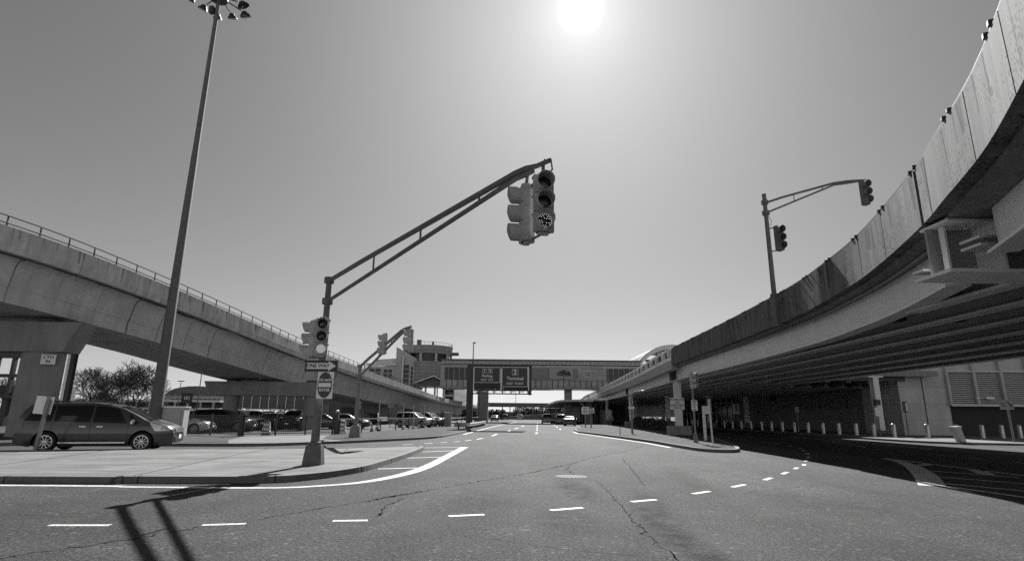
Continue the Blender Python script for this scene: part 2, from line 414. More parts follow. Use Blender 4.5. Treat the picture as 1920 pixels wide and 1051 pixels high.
# ------------------------------------------------------------------ road markings and cracks
ZP = .004
def mark(pts, w, label=None, name='lane_marking'):
    return MB().strip(pts, w, ZP).build(name, 'white', road)
edge = [(-34, 12.1), (-11.3, 13.0), (-8.2, 12.95), (-5.4, 13.0), (-4.3, 13.45), (-3.45, 14.4), (-2.85, 16.4), (-2.6, 18.8), (-2.5, 22), (-2.32, 29.6)]
ep = crom([(a, b, 0) for a, b in edge], 6)
mark([p[:2] for p in ep], [.22 if p[0] < -4 else .22 + .14 * min(1, (p[0] + 4) / 1.2) for p in ep], name='edge_line')
for a, b in (((-3.95, 17.6), (-2.85, 18.05)), ((-3.85, 21.95), (-2.7, 22.6)), ((-3.86, 25.6), (-2.6, 26.6)), ((-4.2, 28.7), (-2.5, 29.3))): mark([a, b], .16, name='hatch_bar')
for a, b in (((-6.62, 8.66), (-5.77, 8.7)), ((-4.48, 8.77), (-3.91, 8.92)), ((-2.71, 9.2), (-2.19, 9.27)), ((-.99, 9.71), (-.42, 9.89)), ((.71, 10.38), (1.3, 10.7)),
             ((2.34, 11.47), (2.89, 11.79)), ((3.92, 12.7), (4.42, 13.15)), ((5.24, 13.95), (5.75, 14.5)), ((6.7, 15.55), (7.15, 16.15)), ((7.95, 17.2), (8.4, 17.85)),
             ((9.15, 18.9), (9.5, 19.45)), ((10.15, 20.3), (10.5, 20.95)), ((11.2, 22.2), (11.6, 22.9)), ((12.2, 24.0), (12.6, 24.8)), ((13.5, 26.5), (13.9, 27.4)),
             ((14.6, 29.0), (15.0, 29.9)), ((15.5, 31.0), (15.8, 32.0)), ((16.3, 33.7), (16.5, 34.8)), ((16.8, 36.2), (16.95, 37.4)), ((17.0, 38.6), (17.1, 39.8)), ((17.2, 42), (17.3, 43.3)), ((17.4, 46), (17.6, 47.4))):
    mark([a, b], .13, name='dash')
for i in range(7):
    y = 52.2 + i * 11; x = 2.35 + (y - 52.2) * .048
    mark([(x, y), (x + .15, y + 3.2)], .2, name='dash')
for a, b in (((-5.82, 31.4), (-5.35, 32.05)), ((-4.85, 32.75), (-4.45, 33.4)), ((-4.1, 34.05), (-3.75, 34.6)), ((-3.4, 35.2), (-3.1, 35.8)), ((-2.85, 36.6), (-2.55, 37.7)), ((-2.25, 39), (-1.95, 41)), ((-1.45, 45.5), (-1.15, 50)), ((-.5, 56.5), (.0, 62.5)), ((.5, 69), (1.0, 76)), ((1.6, 84), (2.1, 92))):
    mark([a, b], .16, name='dash')
mark([(-3.9, 48), (-3.4, 60), (-3.0, 70), (-1.7, 95), (1.5, 140)], .16, name='edge_line')
mark([(6.3, 58), (6.3, 54.5), (7.0, 49), (7.9, 41), (8.4, 35.8), (8.5, 31)], .16, name='edge_line')
for k in range(4):
    y = 68 + k * 13; mark([(5.9 + (y - 68) * .05, y), (6.1 + (y - 68) * .05, y + 4)], .16, name='dash')
# painted wedge under the overpass
le = crom([(a, b, 0) for a, b in [(15.42, 24.4), (14.9, 22.8), (13.87, 20.72), (12.01, 17.6), (10.15, 14.7)]], 5)
re_ = crom([(a, b, 0) for a, b in [(15.75, 24.3), (15.3, 22.9), (14.45, 20.75), (12.65, 17.5), (10.72, 14.5)]], 5)
MB().add([(a[0], a[1], ZP) for a in le] + [(a[0], a[1], ZP) for a in re_], [(k, k + len(le), k + len(le) + 1, k + 1) for k in range(len(le) - 1)]).build('wedge_line', 'white', road)
mark([(15.62, 24.0), (15.35, 21.1), (15.2, 17.3), (15.1, 10)], .2, name='wedge_line')
for a, b in (((13.35, 18.75), (14.6, 16.9)), ((12.25, 16.85), (15.0, 12.6)), ((11.15, 15.1), (13.6, 11.0)), ((10.75, 14.45), (11.2, 10.5))): mark([a, b], .19, name='wedge_line')
mark([(14.5, 20.85), (15.3, 21.35)], .38, name='wedge_line'); mark([(15.2, 19.2), (14.3, 17.6)], .42, name='wedge_line')
mark([(27.0, 76), (24.8, 52), (23.2, 42), (20.6, 33.8), (19.9, 33)], .13, name='edge_line')
mark([(25.4, 46), (24.6, 42.3), (23.6, 35.2), (22.8, 31.5)], .13, name='edge_line')
for k in range(6):
    y = 31.6 - k * 2.1; mark([(19.75, y), (19.65, y - .95)], .1, name='dash')
for k in range(4):
    y = 72 - k * 7.5; mark([(20.8 - k * .25, y), (20.7 - k * .25, y - 2)], .12, name='dash')

def crack(pts, w, seed, jit=.05):
    rnd = random.Random(seed); out = []; ws = []
    P = Path([(a, b, 0) for a, b in pts]); n = int(P.L / .11)
    for k in range(n + 1):
        p = P.at(P.L * k / n); q = P.nrm(P.L * k / n)
        j = rnd.gauss(0, jit); out.append((p.x + q.x * j, p.y + q.y * j)); ws.append(max(.004, w * rnd.choice((.25, .5, .8, 1., 1., 1.7)) * (.4 + .6 * rnd.random())))
    MB().strip(out, ws, .003).build('crack', 'crack', road)
main = [(-8, 6.2), (-5.64, 6.76), (-5.42, 7.15), (-4.92, 7.75), (-4.43, 8.65), (-3.97, 9.04), (-3.73, 9.56), (-3.08, 10.68), (-2.3, 11.88), (-1.73, 12.91), (-.66, 14.84), (.24, 16.21), (1.77, 19.39), (3.13, 22.88), (5.44, 27.57), (7.2, 32)]
crack(main, .03, 1, .035); crack([(-2.6, 11.4), (-1.9, 12.7)], .07, 2, .04); crack([(-2.06, 11.53), (-2.21, 10.86), (-2.13, 9.6)], .03, 3, .03)
crack([(2.19, 15.08), (2.1, 11.8), (1.95, 9.48), (1.9, 8.21), (1.95, 6.5)], .018, 4, .03); crack([(2.05, 20.2), (1.75, 18), (1.8, 16.5)], .025, 5)
crack([(4.4, 23), (3.6, 17), (3.2, 14)], .016, 6, .03); crack([(5.2, 13), (7.0, 14.2), (8.4, 14.2)], .014, 7, .03); crack([(-.8, 8.4), (.6, 7.5), (1.9, 7.0)], .007, 8, .03)
crack([(-11, 10.5), (-9.0, 9.6), (-6.6, 9.3)], .016, 9, .03)
mh = MB().lathe([(.0, .004), (.36, .006), (.38, .012), (.42, .012), (.44, .004)], 32, (1.65, 15.95, 0), cap=False)
for k in range(-3, 4):
    h = math.sqrt(max(0,   .32 ** 2 - (k * .1) ** 2)); mh.box((1.65 + k * .1, 15.95, .008), (.035, 2 * h, .008))
solo(mh, 'manhole_cover', 'manhole', 'pale round manhole cover set in the asphalt beside the long crack', 'manhole cover', (1.65, 15.95, 0))

# ------------------------------------------------------------------ left concrete guideway
GP = [(-34, 12, 12.1), (-30.5, 20, 11.7), (-28.2, 25, 11.35), (-26.3, 29.5, 11.0), (-25.2, 34, 10.65), (-24.1, 41, 10.1), (-22.85, 48, 9.35), (-21.9, 56, 8.65), (-21.0, 65, 8.05), (-19.3, 85, 7.1), (-17.9, 103, 6.4), (-16.6, 125, 5.65), (-15.3, 160, 5.3), (-13.9, 200, 5.2), (-11.5, 260, 5.2)]
gp = Path(crom(GP, 8))
gw = root('guideway', 'curved elevated concrete guideway with box girder crossing the left side', 'elevated railway', (-26, 30, 0))
seg = 2.75; nseg = int(gp.L / seg)
pm, pm2, wm = MB(), MB(), MB()
def neg(l): return [(-d, z) for d, z in l]
W_ = 9.6
web = [(.12, -1.32), (.95, -1.36), (1.15, -1.47), (1.28, -1.7), (1.55, -2.75), (1.6, -2.8), (1.66, -3.64), (W_ - 1.66, -3.64), (W_ - 1.55, -2.75), (W_ - 1.28, -1.7), (W_ - .95, -1.36), (W_ - .12, -1.32)]
par = [(.0, 0), (.0, -.9), (.14, -1.3), (.5, -1.3), (.42, -.95), (.25, 0)]
par2 = [(W_ - d, z) for d, z in par][::-1]
for i in range(nseg):
    a, b = i * seg, (i + 1) * seg
    far_ = gp.at(a).y > 120
    if i % 2 == 0:
        sp = gp.sub(a + .02, min(b + seg, gp.L) - .02, 1.4)
        pm.sweep(sp, neg(par)); pm2.sweep(sp, neg(par2))
    gap = (.12 if i % 3 == 1 else .035) if not far_ else .02
    sp = gp.sub(a + gap, b - .03, 1.4)
    wm.sweep(sp, neg(web))
pm2.build('parapet', 'guide', gw); wm.build('box_girder', 'guide_web', gw)
inner = MB().sweep(gp.sub(0, gp.L, 3), neg([(.3, -1.28), (W_ - .3, -1.28), (W_ - .3, -1.34), (1.5, -1.5), (1.75, -3.5), (W_ - 1.75, -3.5), (W_ - 1.5, -1.5), (.3, -1.34)]))
inner.build('deck', 'dark', gw)
rl = MB()
ya = gp.s_at_y(112)
for z in (.56, .16): rl.sweep(gp.sub(0, ya, 1.), neg([(.09, z - .022), (.13, z - .022), (.13, z + .022), (.09, z + .022)]))
n = int(ya / 1.62)
for k in range(n + 1):
    p = gp.at(k * 1.62); q = gp.nrm(k * 1.62) * -.11
    rl.beam((p.x + q.x, p.y + q.y, p.z - .02), (p.x + q.x, p.y + q.y, p.z + .58), .06, .05)
rl.build('railing', 'rail', gw)
def streaks(path, s0, s1, mean, d, zt_, zb_, seed, parent):
    r_ = random.Random(seed); m_ = MB(); q = s0
    while q < s1 - .5:
        w = r_.choice((.06, .1, .16, .3)); l = r_.uniform(.4, 1.) * (zt_ - zb_)
        a, b = path.at(q), path.at(q + w); na, nb = path.nrm(q) * d, path.nrm(q + w) * d
        z0, z1 = (zt_, zt_ - l)
        fz = a.z if abs(a.z) > .01 else 0.
        t = r_.uniform(.2, .7)
        c = a.lerp(b, .5 - t / 2); e = a.lerp(b, .5 + t / 2)
        m_.add([(a.x + na.x, a.y + na.y, fz + z0), (b.x + nb.x, b.y + nb.y, fz + z0), (e.x + nb.x, e.y + nb.y, fz + z1), (c.x + na.x, c.y + na.y, fz + z1)], [(0, 1, 2, 3)])
        q += r_.uniform(.3, 1.7) * mean
    return m_
def build_stained(mb, st_, name, mat, parent):
    n0 = len(mb.f); mb.add(st_.v, st_.f); o = mb.build(name, mat, parent); o.data.materials.append(M['stain'])
    for p in o.data.polygons[n0:]: p.material_index = 1
    return o
build_stained(pm, streaks(gp, 4, gp.s_at_y(120), .8, .004, -.02, -.88, 4, gw), 'parapet', 'guide', gw)
# piers
def pier(cx, cy, z_base, z_top, cap_w, cap_h, cap_d, col_r, ang, label, single=True, cols=None):
    r = root('guideway_pier', label, 'bridge pier', (cx, cy, 0), ang, 'concrete piers carrying the left guideway')
    c = MB()
    h = cap_w / 2
    if single:
        c.vprism([(-h, z_top), (h, z_top), (h - .8, z_top - cap_h), (-h + .8, z_top - cap_h)], -cap_d / 2, cap_d / 2)
    else:
        c.vprism([(-h, z_top), (h, z_top), (h - .5, z_top - cap_h), (-h + .5, z_top - cap_h)], -cap_d / 2, cap_d / 2)
    c.build('pier_cap', 'pier', r, world=False)
    for dx in (cols or [0.]):
        MB().lathe([(col_r, z_base), (col_r, z_top - cap_h)], 36).xf(Matrix.Translation((dx, 0, 0)) @ Matrix.Diagonal((1, .56 if single and col_r > 1.2 else 1, 1, 1))).build('column', 'pier', r, True, world=False)
        MB().box((dx, 0, z_top + .1), (1.0, 1.0, .24)).build('bearing', 'dark', r, world=False)
    return r
p1 = pier(-29.95, 33.6, 0, 6.72, 8.6, 1.75, 1.5, 1.22, R(3), 'thick round pier with flared cap behind the grey minivan', True, [2.0])
sg = root('pier_sign', 'small white plate reading CTO 94 on the pier behind the minivan', 'sign', (-26.75, 31.98, 4.6), R(-10))
sg.rotation_euler = (0, 0, R(16)); INV[sg.name] = (Matrix.Translation((-26.75, 31.98, 4.6)) @ Matrix.Rotation(R(30), 4, 'Z')).inverted()
sg.location = (-27.0, 32.93, 4.5); 
MB().box((0, -.05, 0), (.72, .05, .56)).build('plate', 'signw', sg, world=False)
text('CTO', .26, 'ink', sg, (0, -.08, .12), 0, .02, world=False); text('94', .26, 'ink', sg, (0, -.08, -.13), 0, .02, world=False)
pier(-24.4, 58, 0, 4.62, 12.4, 1.35, 2.0, .72, R(4), 'wide straddle bent on two columns behind the fence', False, [-3.75, 4.1])
pier(-22.6, 99, 0, 3.0, 9.0, 1.3, 2.2, .95, R(3), 'squat pier under the guideway behind the silver car', True, [2.4, -2.4])
pier(-19.9, 146, 0, 1.95, 8.0, .6, 2.2, .8, R(3), 'low far pier under the guideway near the overhead sign', True, [2.4, -2.4])

# ------------------------------------------------------------------ right steel overpass
CP = [(-2.2, -6.5), (.2, -2.6), (2.6, .4), (4.6, 3.3), (6.3, 6.1), (7.43, 8.12), (8.35, 10.2), (8.96, 11.6), (9.95, 14.4), (10.72, 16.95), (11.25, 19.4), (11.8, 22.4), (12.15, 26), (12.6, 33), (13.35, 48.5), (15.5, 74), (18.05, 113), (20.4, 150), (28, 290)]
cp = Path(crom([(a, b, 0) for a, b in CP], 8))
ov = root('road_overpass', 'long steel girder road overpass with concrete parapet curving over the right side', 'overpass', (14.3, 49, 0))
s46 = cp.s_at_y(46.5)
pp = MB(); s = 0.; k = 0; sj = cp.s_at_y(11.5); gaps = set()
while s < s46:
    l = (2.7, 1.15, 2.9, 2.2)[k % 4]; e = min(s + l, s46)
    if s < sj - .4 < e: e = sj
    if abs(s - sj) < .01: s += .13
    pp.sweep(cp.sub(s + .022, e - .022, .6), [(0, 5.72), (0, 7.0), (.28, 7.0), (.34, 5.72)]); s = e; k += 1
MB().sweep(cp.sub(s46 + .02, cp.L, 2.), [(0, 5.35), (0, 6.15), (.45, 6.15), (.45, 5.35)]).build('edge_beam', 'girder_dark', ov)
hr = MB()
MB().sweep(cp.sub(sj - .05, sj + .25, .1), [(.05, 5.74), (.05, 6.98), (.26, 6.98), (.3, 5.74)]).build('joint_filler', 'black', ov)
hr.sweep(cp.sub(0, s46, .8), [(.04, 7.002), (.04, 7.1), (.22, 7.1), (.22, 7.002)])
s = .5
while s < s46:
    for d in (0, .32):
        p = cp.at(s + d); q = cp.nrm(s + d)
        hr.beam((p.x - q.x * .03, p.y - q.y * .03, 7.06), (p.x + q.x * .25, p.y + q.y * .25, 7.05), .08, .08)
    s += 2.6
hr.build('handrail', 'dark', ov)
build_stained(pp, streaks(cp, .5, s46, .9, -.005, 6.98, 5.75, 8, ov), 'parapet', 'parapet', ov)
bl = MB()
sE = cp.s_at_y(170)
for z0, z1, d0, d1 in ((6.15, 6.42, .0, .3), (6.98, 7.18, .02, .3)): bl.sweep(cp.sub(s46, sE, 2), [(d0, z0), (d0, z1), (d1, z1), (d1, z0)])
s = s46
while s < sE:
    p = cp.at(s); q = cp.nrm(s); bl.beam((p.x + q.x * .15, p.y + q.y * .15, 6.4), (p.x + q.x * .15, p.y + q.y * .15, 7.0), .5 if s > s46 + 1 else .9, .34)
    s += 3.4
bl.build('balustrade', 'balus', ov)
MB().sweep(cp.sub(s46 + 1, sE, 2), [(.2, 6.41), (.2, 6.99), (.24, 6.99), (.24, 6.41)]).build('mesh_infill', 'dark', ov)
left = [p[:2] for p in off(cp.sub(0, cp.L, 1.5), .3)]
rightp = [(75, 290), (46, 135), (42, 100), (39.5, 53.2), (27.4, 54.4), (27.2, 46), (27.2, -8)]
MB().prism(left + rightp, 5.64, 6.0).build('deck_slab', 'slab', ov)
MB().sweep([(27.2, -8, 0), (27.2, 46, 0), (27.4, 54.4, 0)], [(0, 5.6), (0, 6.95), (-.3, 6.95), (-.3, 5.6)]).build('parapet', 'parapet', ov)
MB().beam((26.9, 54.05, 5.72), (39.8, 52.85, 5.72), .3, .5).build('edge_beam', 'conc', ov)
fg = off(cp.sub(0, cp.L, 1.2), .95)
ycap = 11.35
def isec(z0, z1, fw, wt=.05, ft=.06): return [(-fw / 2, z0), (-fw / 2, z0 + ft), (-wt, z0 + ft), (-wt, z1), (wt, z1), (wt, z0 + ft), (fw / 2, z0 + ft), (fw / 2, z0)]
fgm = MB()
seq = [p for p in fg if p[1] > ycap + .35]; fgm.sweep(seq, isec(4.6, 5.63, .52))
seq2 = [p for p in fg if p[1] < ycap - .25]; fgm.sweep(seq2, isec(4.72, 5.63, .5))
fgm.build('fascia_girder', 'girder', ov)
fgp = Path(seq)
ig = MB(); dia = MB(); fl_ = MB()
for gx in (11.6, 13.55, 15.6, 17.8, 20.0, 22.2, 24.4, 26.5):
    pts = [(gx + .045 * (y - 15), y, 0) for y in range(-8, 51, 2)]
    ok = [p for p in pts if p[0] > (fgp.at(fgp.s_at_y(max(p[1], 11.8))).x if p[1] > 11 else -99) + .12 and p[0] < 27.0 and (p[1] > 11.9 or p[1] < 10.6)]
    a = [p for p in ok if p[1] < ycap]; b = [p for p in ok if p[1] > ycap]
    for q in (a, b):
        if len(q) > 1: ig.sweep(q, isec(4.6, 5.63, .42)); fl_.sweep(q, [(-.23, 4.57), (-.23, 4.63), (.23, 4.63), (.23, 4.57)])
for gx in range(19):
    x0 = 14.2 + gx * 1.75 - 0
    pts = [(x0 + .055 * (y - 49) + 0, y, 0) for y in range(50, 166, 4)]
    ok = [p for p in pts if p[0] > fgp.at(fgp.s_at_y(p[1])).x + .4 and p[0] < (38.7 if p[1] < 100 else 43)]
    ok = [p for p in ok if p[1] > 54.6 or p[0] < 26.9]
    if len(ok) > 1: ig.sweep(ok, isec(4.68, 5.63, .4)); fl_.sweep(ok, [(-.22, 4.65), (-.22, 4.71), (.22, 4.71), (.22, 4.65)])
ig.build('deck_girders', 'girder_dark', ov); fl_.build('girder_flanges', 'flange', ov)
for y in list(range(-4, 11, 5)) + list(range(14, 50, 5)) + list(range(54, 160, 7)):
    x1 = 26.6 if y < 54 else 37.5
    x0 = (fgp.at(fgp.s_at_y(max(y, 11.8))).x if y > 11 else max(Path(seq2).at(Path(seq2).s_at_y(y)).x, 2.)) + .5
    dia.box(((x0 + x1) / 2, y, 5.3), (x1 - x0, .12, .45))
    n = int((x1 - x0) / 2)
    for k in range(n): dia.box((x0 + 1 + 2 * k, y + .3, 5.15), (.5, .25, .5))
dia.build('cross_frames', 'dark', ov)
# bent cap near the camera
cb = MB()
cb.box((17.9, ycap - .05, 4.5), (18.3, 1.0, .07)); cb.box((17.9, ycap - .05, 5.6), (17.9, .8, .05))
cb.build('bent_cap', 'girder', ov); MB().box((17.95, ycap + .2, 5.05), (18.0, .06, 1.06)).build('cap_web', 'girder_dark', ov); MB().box((9.12, ycap - .05, 5.06), (.05, .14, 1.02)).build('stiffener', 'girder', ov)  # cap web in the darker paint: shade of the recess put into its colour
for x in (9.95, 12, 14, 16): MB().box((x, ycap - .05, 5.06), (.05, .92, 1.02)).build('stiffener', 'girder', ov)
for x, y, z, a, b in ((9.55, ycap - .62, 4.95, .75, .5), (9.55, ycap - .62, 5.1, .75, .5), (9.2, ycap + .6, 4.75, .5, .35)): MB().box((x, y, z), (a, b, .05)).build('bearing', 'bright', ov)
for xx in (19.1, 21.0): MB().tube([(xx, -6, 5.2), (xx + 2.2, 44, 5.2)], .07, 8).build('conduit', 'galv', ov, True)
pipe = [(p[0], p[1], 5.58) for p in off(cp.sub(cp.s_at_y(12.3), cp.s_at_y(30), 1), .62)]
a = pipe[0]; MB().tube(pipe[::-1] + [(a[0] - .1, a[1] - .35, 5.5), (a[0] - .12, a[1] - .5, 5.3), (a[0] - .1, a[1] - .52, 4.8)], .045, 8).build('drain_pipe', 'galv', ov, True)
def steel_column(x, y, label=None, zt=4.6, ped=True):
    c = MB(); h = zt
    c.box((x, y - .28, h / 2 + .3), (.5, .06, h - .6)).box((x, y + .28, h / 2 + .3), (.5, .06, h - .6)).box((x, y, h / 2 + .3), (.06, .5, h - .6))
    col_ = c.build('column', 'girder', ov)
    if ped: MB().prism([(x + a, y + b) for a, b in ((-.95, -.5), (-.75, -.75), (.75, -.75), (.95, -.5), (.95, .5), (.75, .75), (-.75, .75), (-.95, .5))], 0, .85).build('pedestal', 'conc', col_)
    MB().box((x, y, zt - .02), (1.3, .8, .09)).build('bearing', 'bright', col_)
for x, y in ((14.35, 49.2), (17.4, 83), (18.9, 113)): steel_column(x, y)
for x, y in ((23, 84), (29, 84), (24.5, 113), (30, 113), (34.5, 84)): steel_column(x, y)
steel_column(33.0, 51.6, None, 5.3, False)
for (x, y) in ((14.0, 49.2), (16.95, 83)):
    MB().box((x + .3, y - .05, 5.1), (1.1, .3, 1.0)).build('bearing_stiffener', 'dark', ov)

# ------------------------------------------------------------------ signal masts
def face(pos, ang): return Matrix.Translation(pos) @ Matrix.Rotation(ang, 4, 'Z')
def head(parent, pos, ang, lit=None, h=1.17, w=.4, hm_='sig'):
    T = face(pos, ang); d = .22; u = h / 3
    hb = MB().box((0, 0, 0), (w, d * .5, h))
    for k in (-1, 0, 1): hb.box((0, -.01, k * u), (w * .96, d * .72, u * .94))
    for k in (-1, 1): hb.box((0, .04, k * (h / 2 + .02)), (w * .5, .12, .05))
    for k in range(3):
        for sx in (-1, 1): hb.box((sx * (w / 2 + .012), 0, (k - 1) * u + u * .35), (.03, .05, .05))
    hb.lathe([(w * .36, -h * .5), (w * .36, h * .5)], 12, (0, d * .28, 0))
    o = hb.xf(T).build('signal_head', hm_, parent)
    for k in (1, 0, -1):
        rr = u * .42
        L = MB().lathe([(.001, -.02), (rr * .6, -.012), (rr, 0)], 20, cap=False).xf(T @ Matrix.Translation((0, -d * .37 - .005, k * u)) @ Matrix.Rotation(PI / 2, 4, 'X') @ Matrix.Rotation(PI, 4, 'X'))
        L2 = MB().lathe([(.001, .02), (rr * .6, .014), (rr, 0)], 20, cap=False).xf(T @ Matrix.Translation((0, -d * .37 - .003, k * u)) @ Matrix.Rotation(PI / 2, 4, 'X'))
        L2.build('lens', 'lit' if lit == 'full' and k == -1 else 'lens', o, True)
        v = MB(); n = 14; dep = .26
        prof = []
        for i in range(n + 1):
            a = R(-75) + R(330) * i / n
            prof.append((math.cos(a), math.sin(a), max(.1, dep * (.72 + .28 * max(0, min(1, (math.sin(a) + .9) / 1.3))))))
        vs = []; fs = []
        for rads in (1.06, 1.0):
            for (cx_, sz_, dd) in prof: vs += [(cx_ * rr * rads, -d * .36, k * u + sz_ * rr * rads), (cx_ * rr * rads, -d * .36 - dd, k * u + sz_ * rr * rads)]
        m_ = 2 * (n + 1)
        for i in range(n):
            a = 2 * i; fs += [(a, a + 2, a + 3, a + 1), (m_ + a, m_ + a + 1, m_ + a + 3, m_ + a + 2), (a + 1, a + 3, m_ + a + 3, m_ + a + 1)]
        v.add(vs, fs).xf(T).build('visor', hm_, o, False)
        if lit == 'dots' and k == -1:
            dd = MB()
            for ring, cnt in ((.35, 8), (.6, 14), (.82, 20)):
                for i in range(cnt):
                    a = 2 * PI * i / cnt
                    if ring < .8 and (i * 7) % 3 == 0: continue
                    dd.box((math.cos(a) * ring * rr, -d * .37 - .028, k * u + math.sin(a) * ring * rr), (.01, .012, .01))
            dd.xf(T).build('lit_diodes', 'led', o)
    return o

def mast(base, ztop, tip, zlow, label, r0=.15, r1=.1, bend=.9, zb=None, ext=.35, ped=.66, tr=.09, struts=(.3, .55, .8), zbase=0., pm='mast'):
    x, y = base
    m = root('traffic_signal_mast', label, 'traffic light', (x, y, zbase), 0, None)
    if ped:
        MB().prism([(x + a * ped / 2, y + b * ped / 2) for a, b in ((-1, -.6), (-.6, -1), (.6, -1), (1, -.6), (1, .6), (.6, 1), (-.6, 1), (-1, .6))], zbase, zbase + .08).add(
            [(x + a * k, y + b * k, z) for k, z in ((ped / 2, zbase + .08), (ped * .4, zbase + ped)) for a, b in ((-1, -.6), (-.6, -1), (.6, -1), (1, -.6), (1, .6), (.6, 1), (-.6, 1), (-1, .6))],
            [tuple(range(8, 16))] + [(i, (i + 1) % 8, 8 + (i + 1) % 8, 8 + i) for i in range(8)]).build('base_block', pm, m)
    MB().tube([(x, y, zbase + ped * .95), (x, y, ztop + .05)], [r0, r1], 16).lathe([(r0 + .06, 0), (r0 + .06, .1), (r0, .12)], 14, (x, y, zbase + ped * .97)).lathe([(r1 + .05, -.05), (r1 + .06, .02), (r1 + .03, .06)], 12, (x, y, ztop)).build('pole', pm, m, True)
    B = Vector((x, y, 0)); T = Vector((tip[0], tip[1], 0))
    def at(t, z): p = B.lerp(T, t); return (p.x, p.y, z)
    zb = zb or tip[2]
    d = (T - B).normalized()
    up = [at(0, ztop - .05), at(.03, ztop)] + [at(bend * k / 4, ztop + (zb - ztop) * k / 4) for k in range(1, 5)] + [at((bend + 1) / 2, (zb + tip[2]) / 2 + .02), at(1, tip[2]), at(1 + ext / (T - B).length, tip[2] - .0)]
    lo = [at(0, zlow)] + [at(bend * k / 4, zlow + (zb - tr * 1.75 - zlow) * k / 4) for k in range(1, 5)] + [at((bend + 1) / 2, (zb + tip[2]) / 2 - tr * 1.5), at(.985, tip[2] - tr)]
    MB().tube(up, [tr] * (len(up) - 2) + [tr * .75, tr * .7], 10).tube(lo, tr * .82, 10).build('arm', pm, m, True)
    for t in struts: MB().tube([at(t, ztop + (zb - ztop) * t / bend), at(t, zlow + (zb - tr * 1.75 - zlow) * t / bend)], tr * .38, 8).build('brace', pm, m, True)
    for z, e in ((ztop - .02, .07), (zlow, .08)): MB().lathe([(r1 + e, -.09), (r1 + e, .09)], 12, (x, y, z)).build('clamp', pm, m, True)
    return m, at
m1, at1 = mast((-5.8, 17.3), 5.72, (.5, 10.5, 6.52), 5.02, 'near traffic signal pole with long truss arm and four signal heads', .128, .085, .93, 6.56, zbase=.13, tr=.07, ped=.55)
head(m1, (.6, 10.32, 5.63), R(8), 'dots'); head(m1, (.24, 10.62, 5.52), R(-83))
for p_, r_ in (([(.6, 10.35, 6.5), (.6, 10.33, 6.24)], .035), ([(.3, 10.75, 6.45), (.27, 10.64, 6.1)], .035), ([(.28, 10.62, 4.93), (.6, 10.34, 5.03)], .025), ([(.3, 10.6, 6.05), (.6, 10.35, 6.18)], .04)): MB().tube(p_, r_, 8).build('hanger', 'mast', m1, True)
MB().tube([(.66, 10.36, 6.2), (.78, 10.3, 6.35), (.76, 10.3, 6.5), (.62, 10.35, 6.58)], .018, 6).build('cable', 'mast', m1, True)
head(m1, (-5.68, 16.72, 3.83), R(16), 'full', 1.1, .38); head(m1, (-6.12, 17.25, 3.83), R(-84), None, 1.1, .38)
for p_, q_ in (((-6.2, 17.25, 3.25), (-5.6, 16.95, 3.22)), ((-6.1, 17.25, 4.4), (-5.7, 16.9, 4.42))): MB().beam(p_, q_, .05, .05).build('bracket', 'mast', m1)
ow = root('one_way_sign', 'black and white ONE WAY arrow sign on the near signal pole', 'road sign', (-5.7, 16.98, 2.98))
MB().box((-5.7, 16.96, 2.98), (.98, .02, .33)).build('plate', 'ink', ow)
aw = [(-.43, -.09), (.22, -.09), (.22, -.15), (.45, 0), (.22, .15), (.22, .09), (-.43, .09)]
MB().vprism([(-5.7 + a, 2.98 + b) for a, b in aw], 16.945, 16.935).build('arrow', 'signw', ow)
text('ONE WAY', .16, 'ink', ow, (-5.79, 16.93, 2.98), 0, .02, sx=.92)
dn = root('do_not_enter_sign', 'white DO NOT ENTER sign with dark oval on the near signal pole', 'road sign', (-5.55, 17.0, 2.42))
MB().box((-5.55, 16.98, 2.42), (.47, .02, .8)).build('plate', 'signw', dn)
MB().vprism([(-5.55 + .215 * math.cos(a * PI / 16), 2.42 + .375 * math.sin(a * PI / 16)) for a in range(32)], 16.965, 16.955).build('oval', 'signd', dn)
MB().box((-5.55, 16.95, 2.42), (.38, .008, .12)).build('bar', 'signw', dn)
text('DO NOT', .115, 'letter', dn, (-5.55, 16.952, 2.56), 0, .02, sx=.9); text('ENTER', .115, 'letter', dn, (-5.55, 16.952, 2.27), 0, .02, sx=.95)
m2, at2 = mast((-9.95, 37.2), 4.66, (-5.45, 29.4, 6.05), 3.95, 'farther traffic signal pole with truss arm standing on the grass strip', .14, .1, .88, 6.0, zbase=.12, ped=.7, struts=(.12, .45, .7, .85), pm='galv')
head(m2, (-7.45, 32.6, 5.55), R(-84), None, 1.15); head(m2, (-5.35, 29.3, 5.35), R(-75), None, 1.15)
for p_ in ([(-7.3, 32.55, 5.1), (-7.3, 32.55, 6.2)], [(-5.45, 29.4, 6.05), (-5.35, 29.3, 5.9)]): MB().tube(p_, .035, 8).build('hanger', 'mast', m2, True)
m3, at3 = mast((11.98, 25), 11.55, (16.7, 25, 12.72), 11.0, 'slender traffic signal mast standing on the overpass parapet', .11, .09, .72, 12.55, zbase=6.99, ped=.0, tr=.055, struts=(.3, .6))
MB().tube([(11.98, 25, 11.4), (11.98, 25, 11.95)], .095, 12).build('pole_top', 'mast', m3, True)
head(m3, (16.72, 24.9, 12.02), R(14), None, 1.15, .4, 'mast'); head(m3, (12.42, 24.9, 9.72), R(14), None, 1.15, .4, 'mast')
for p_, r_ in (([(11.98, 25, 10.2), (12.4, 24.95, 10.3)], .03), ([(11.98, 25, 9.1), (12.35, 24.95, 9.15)], .03), ([(16.65, 25, 12.7), (16.7, 24.95, 12.55)], .04)): MB().tube(p_, r_, 8).build('bracket', 'mast', m3, True)
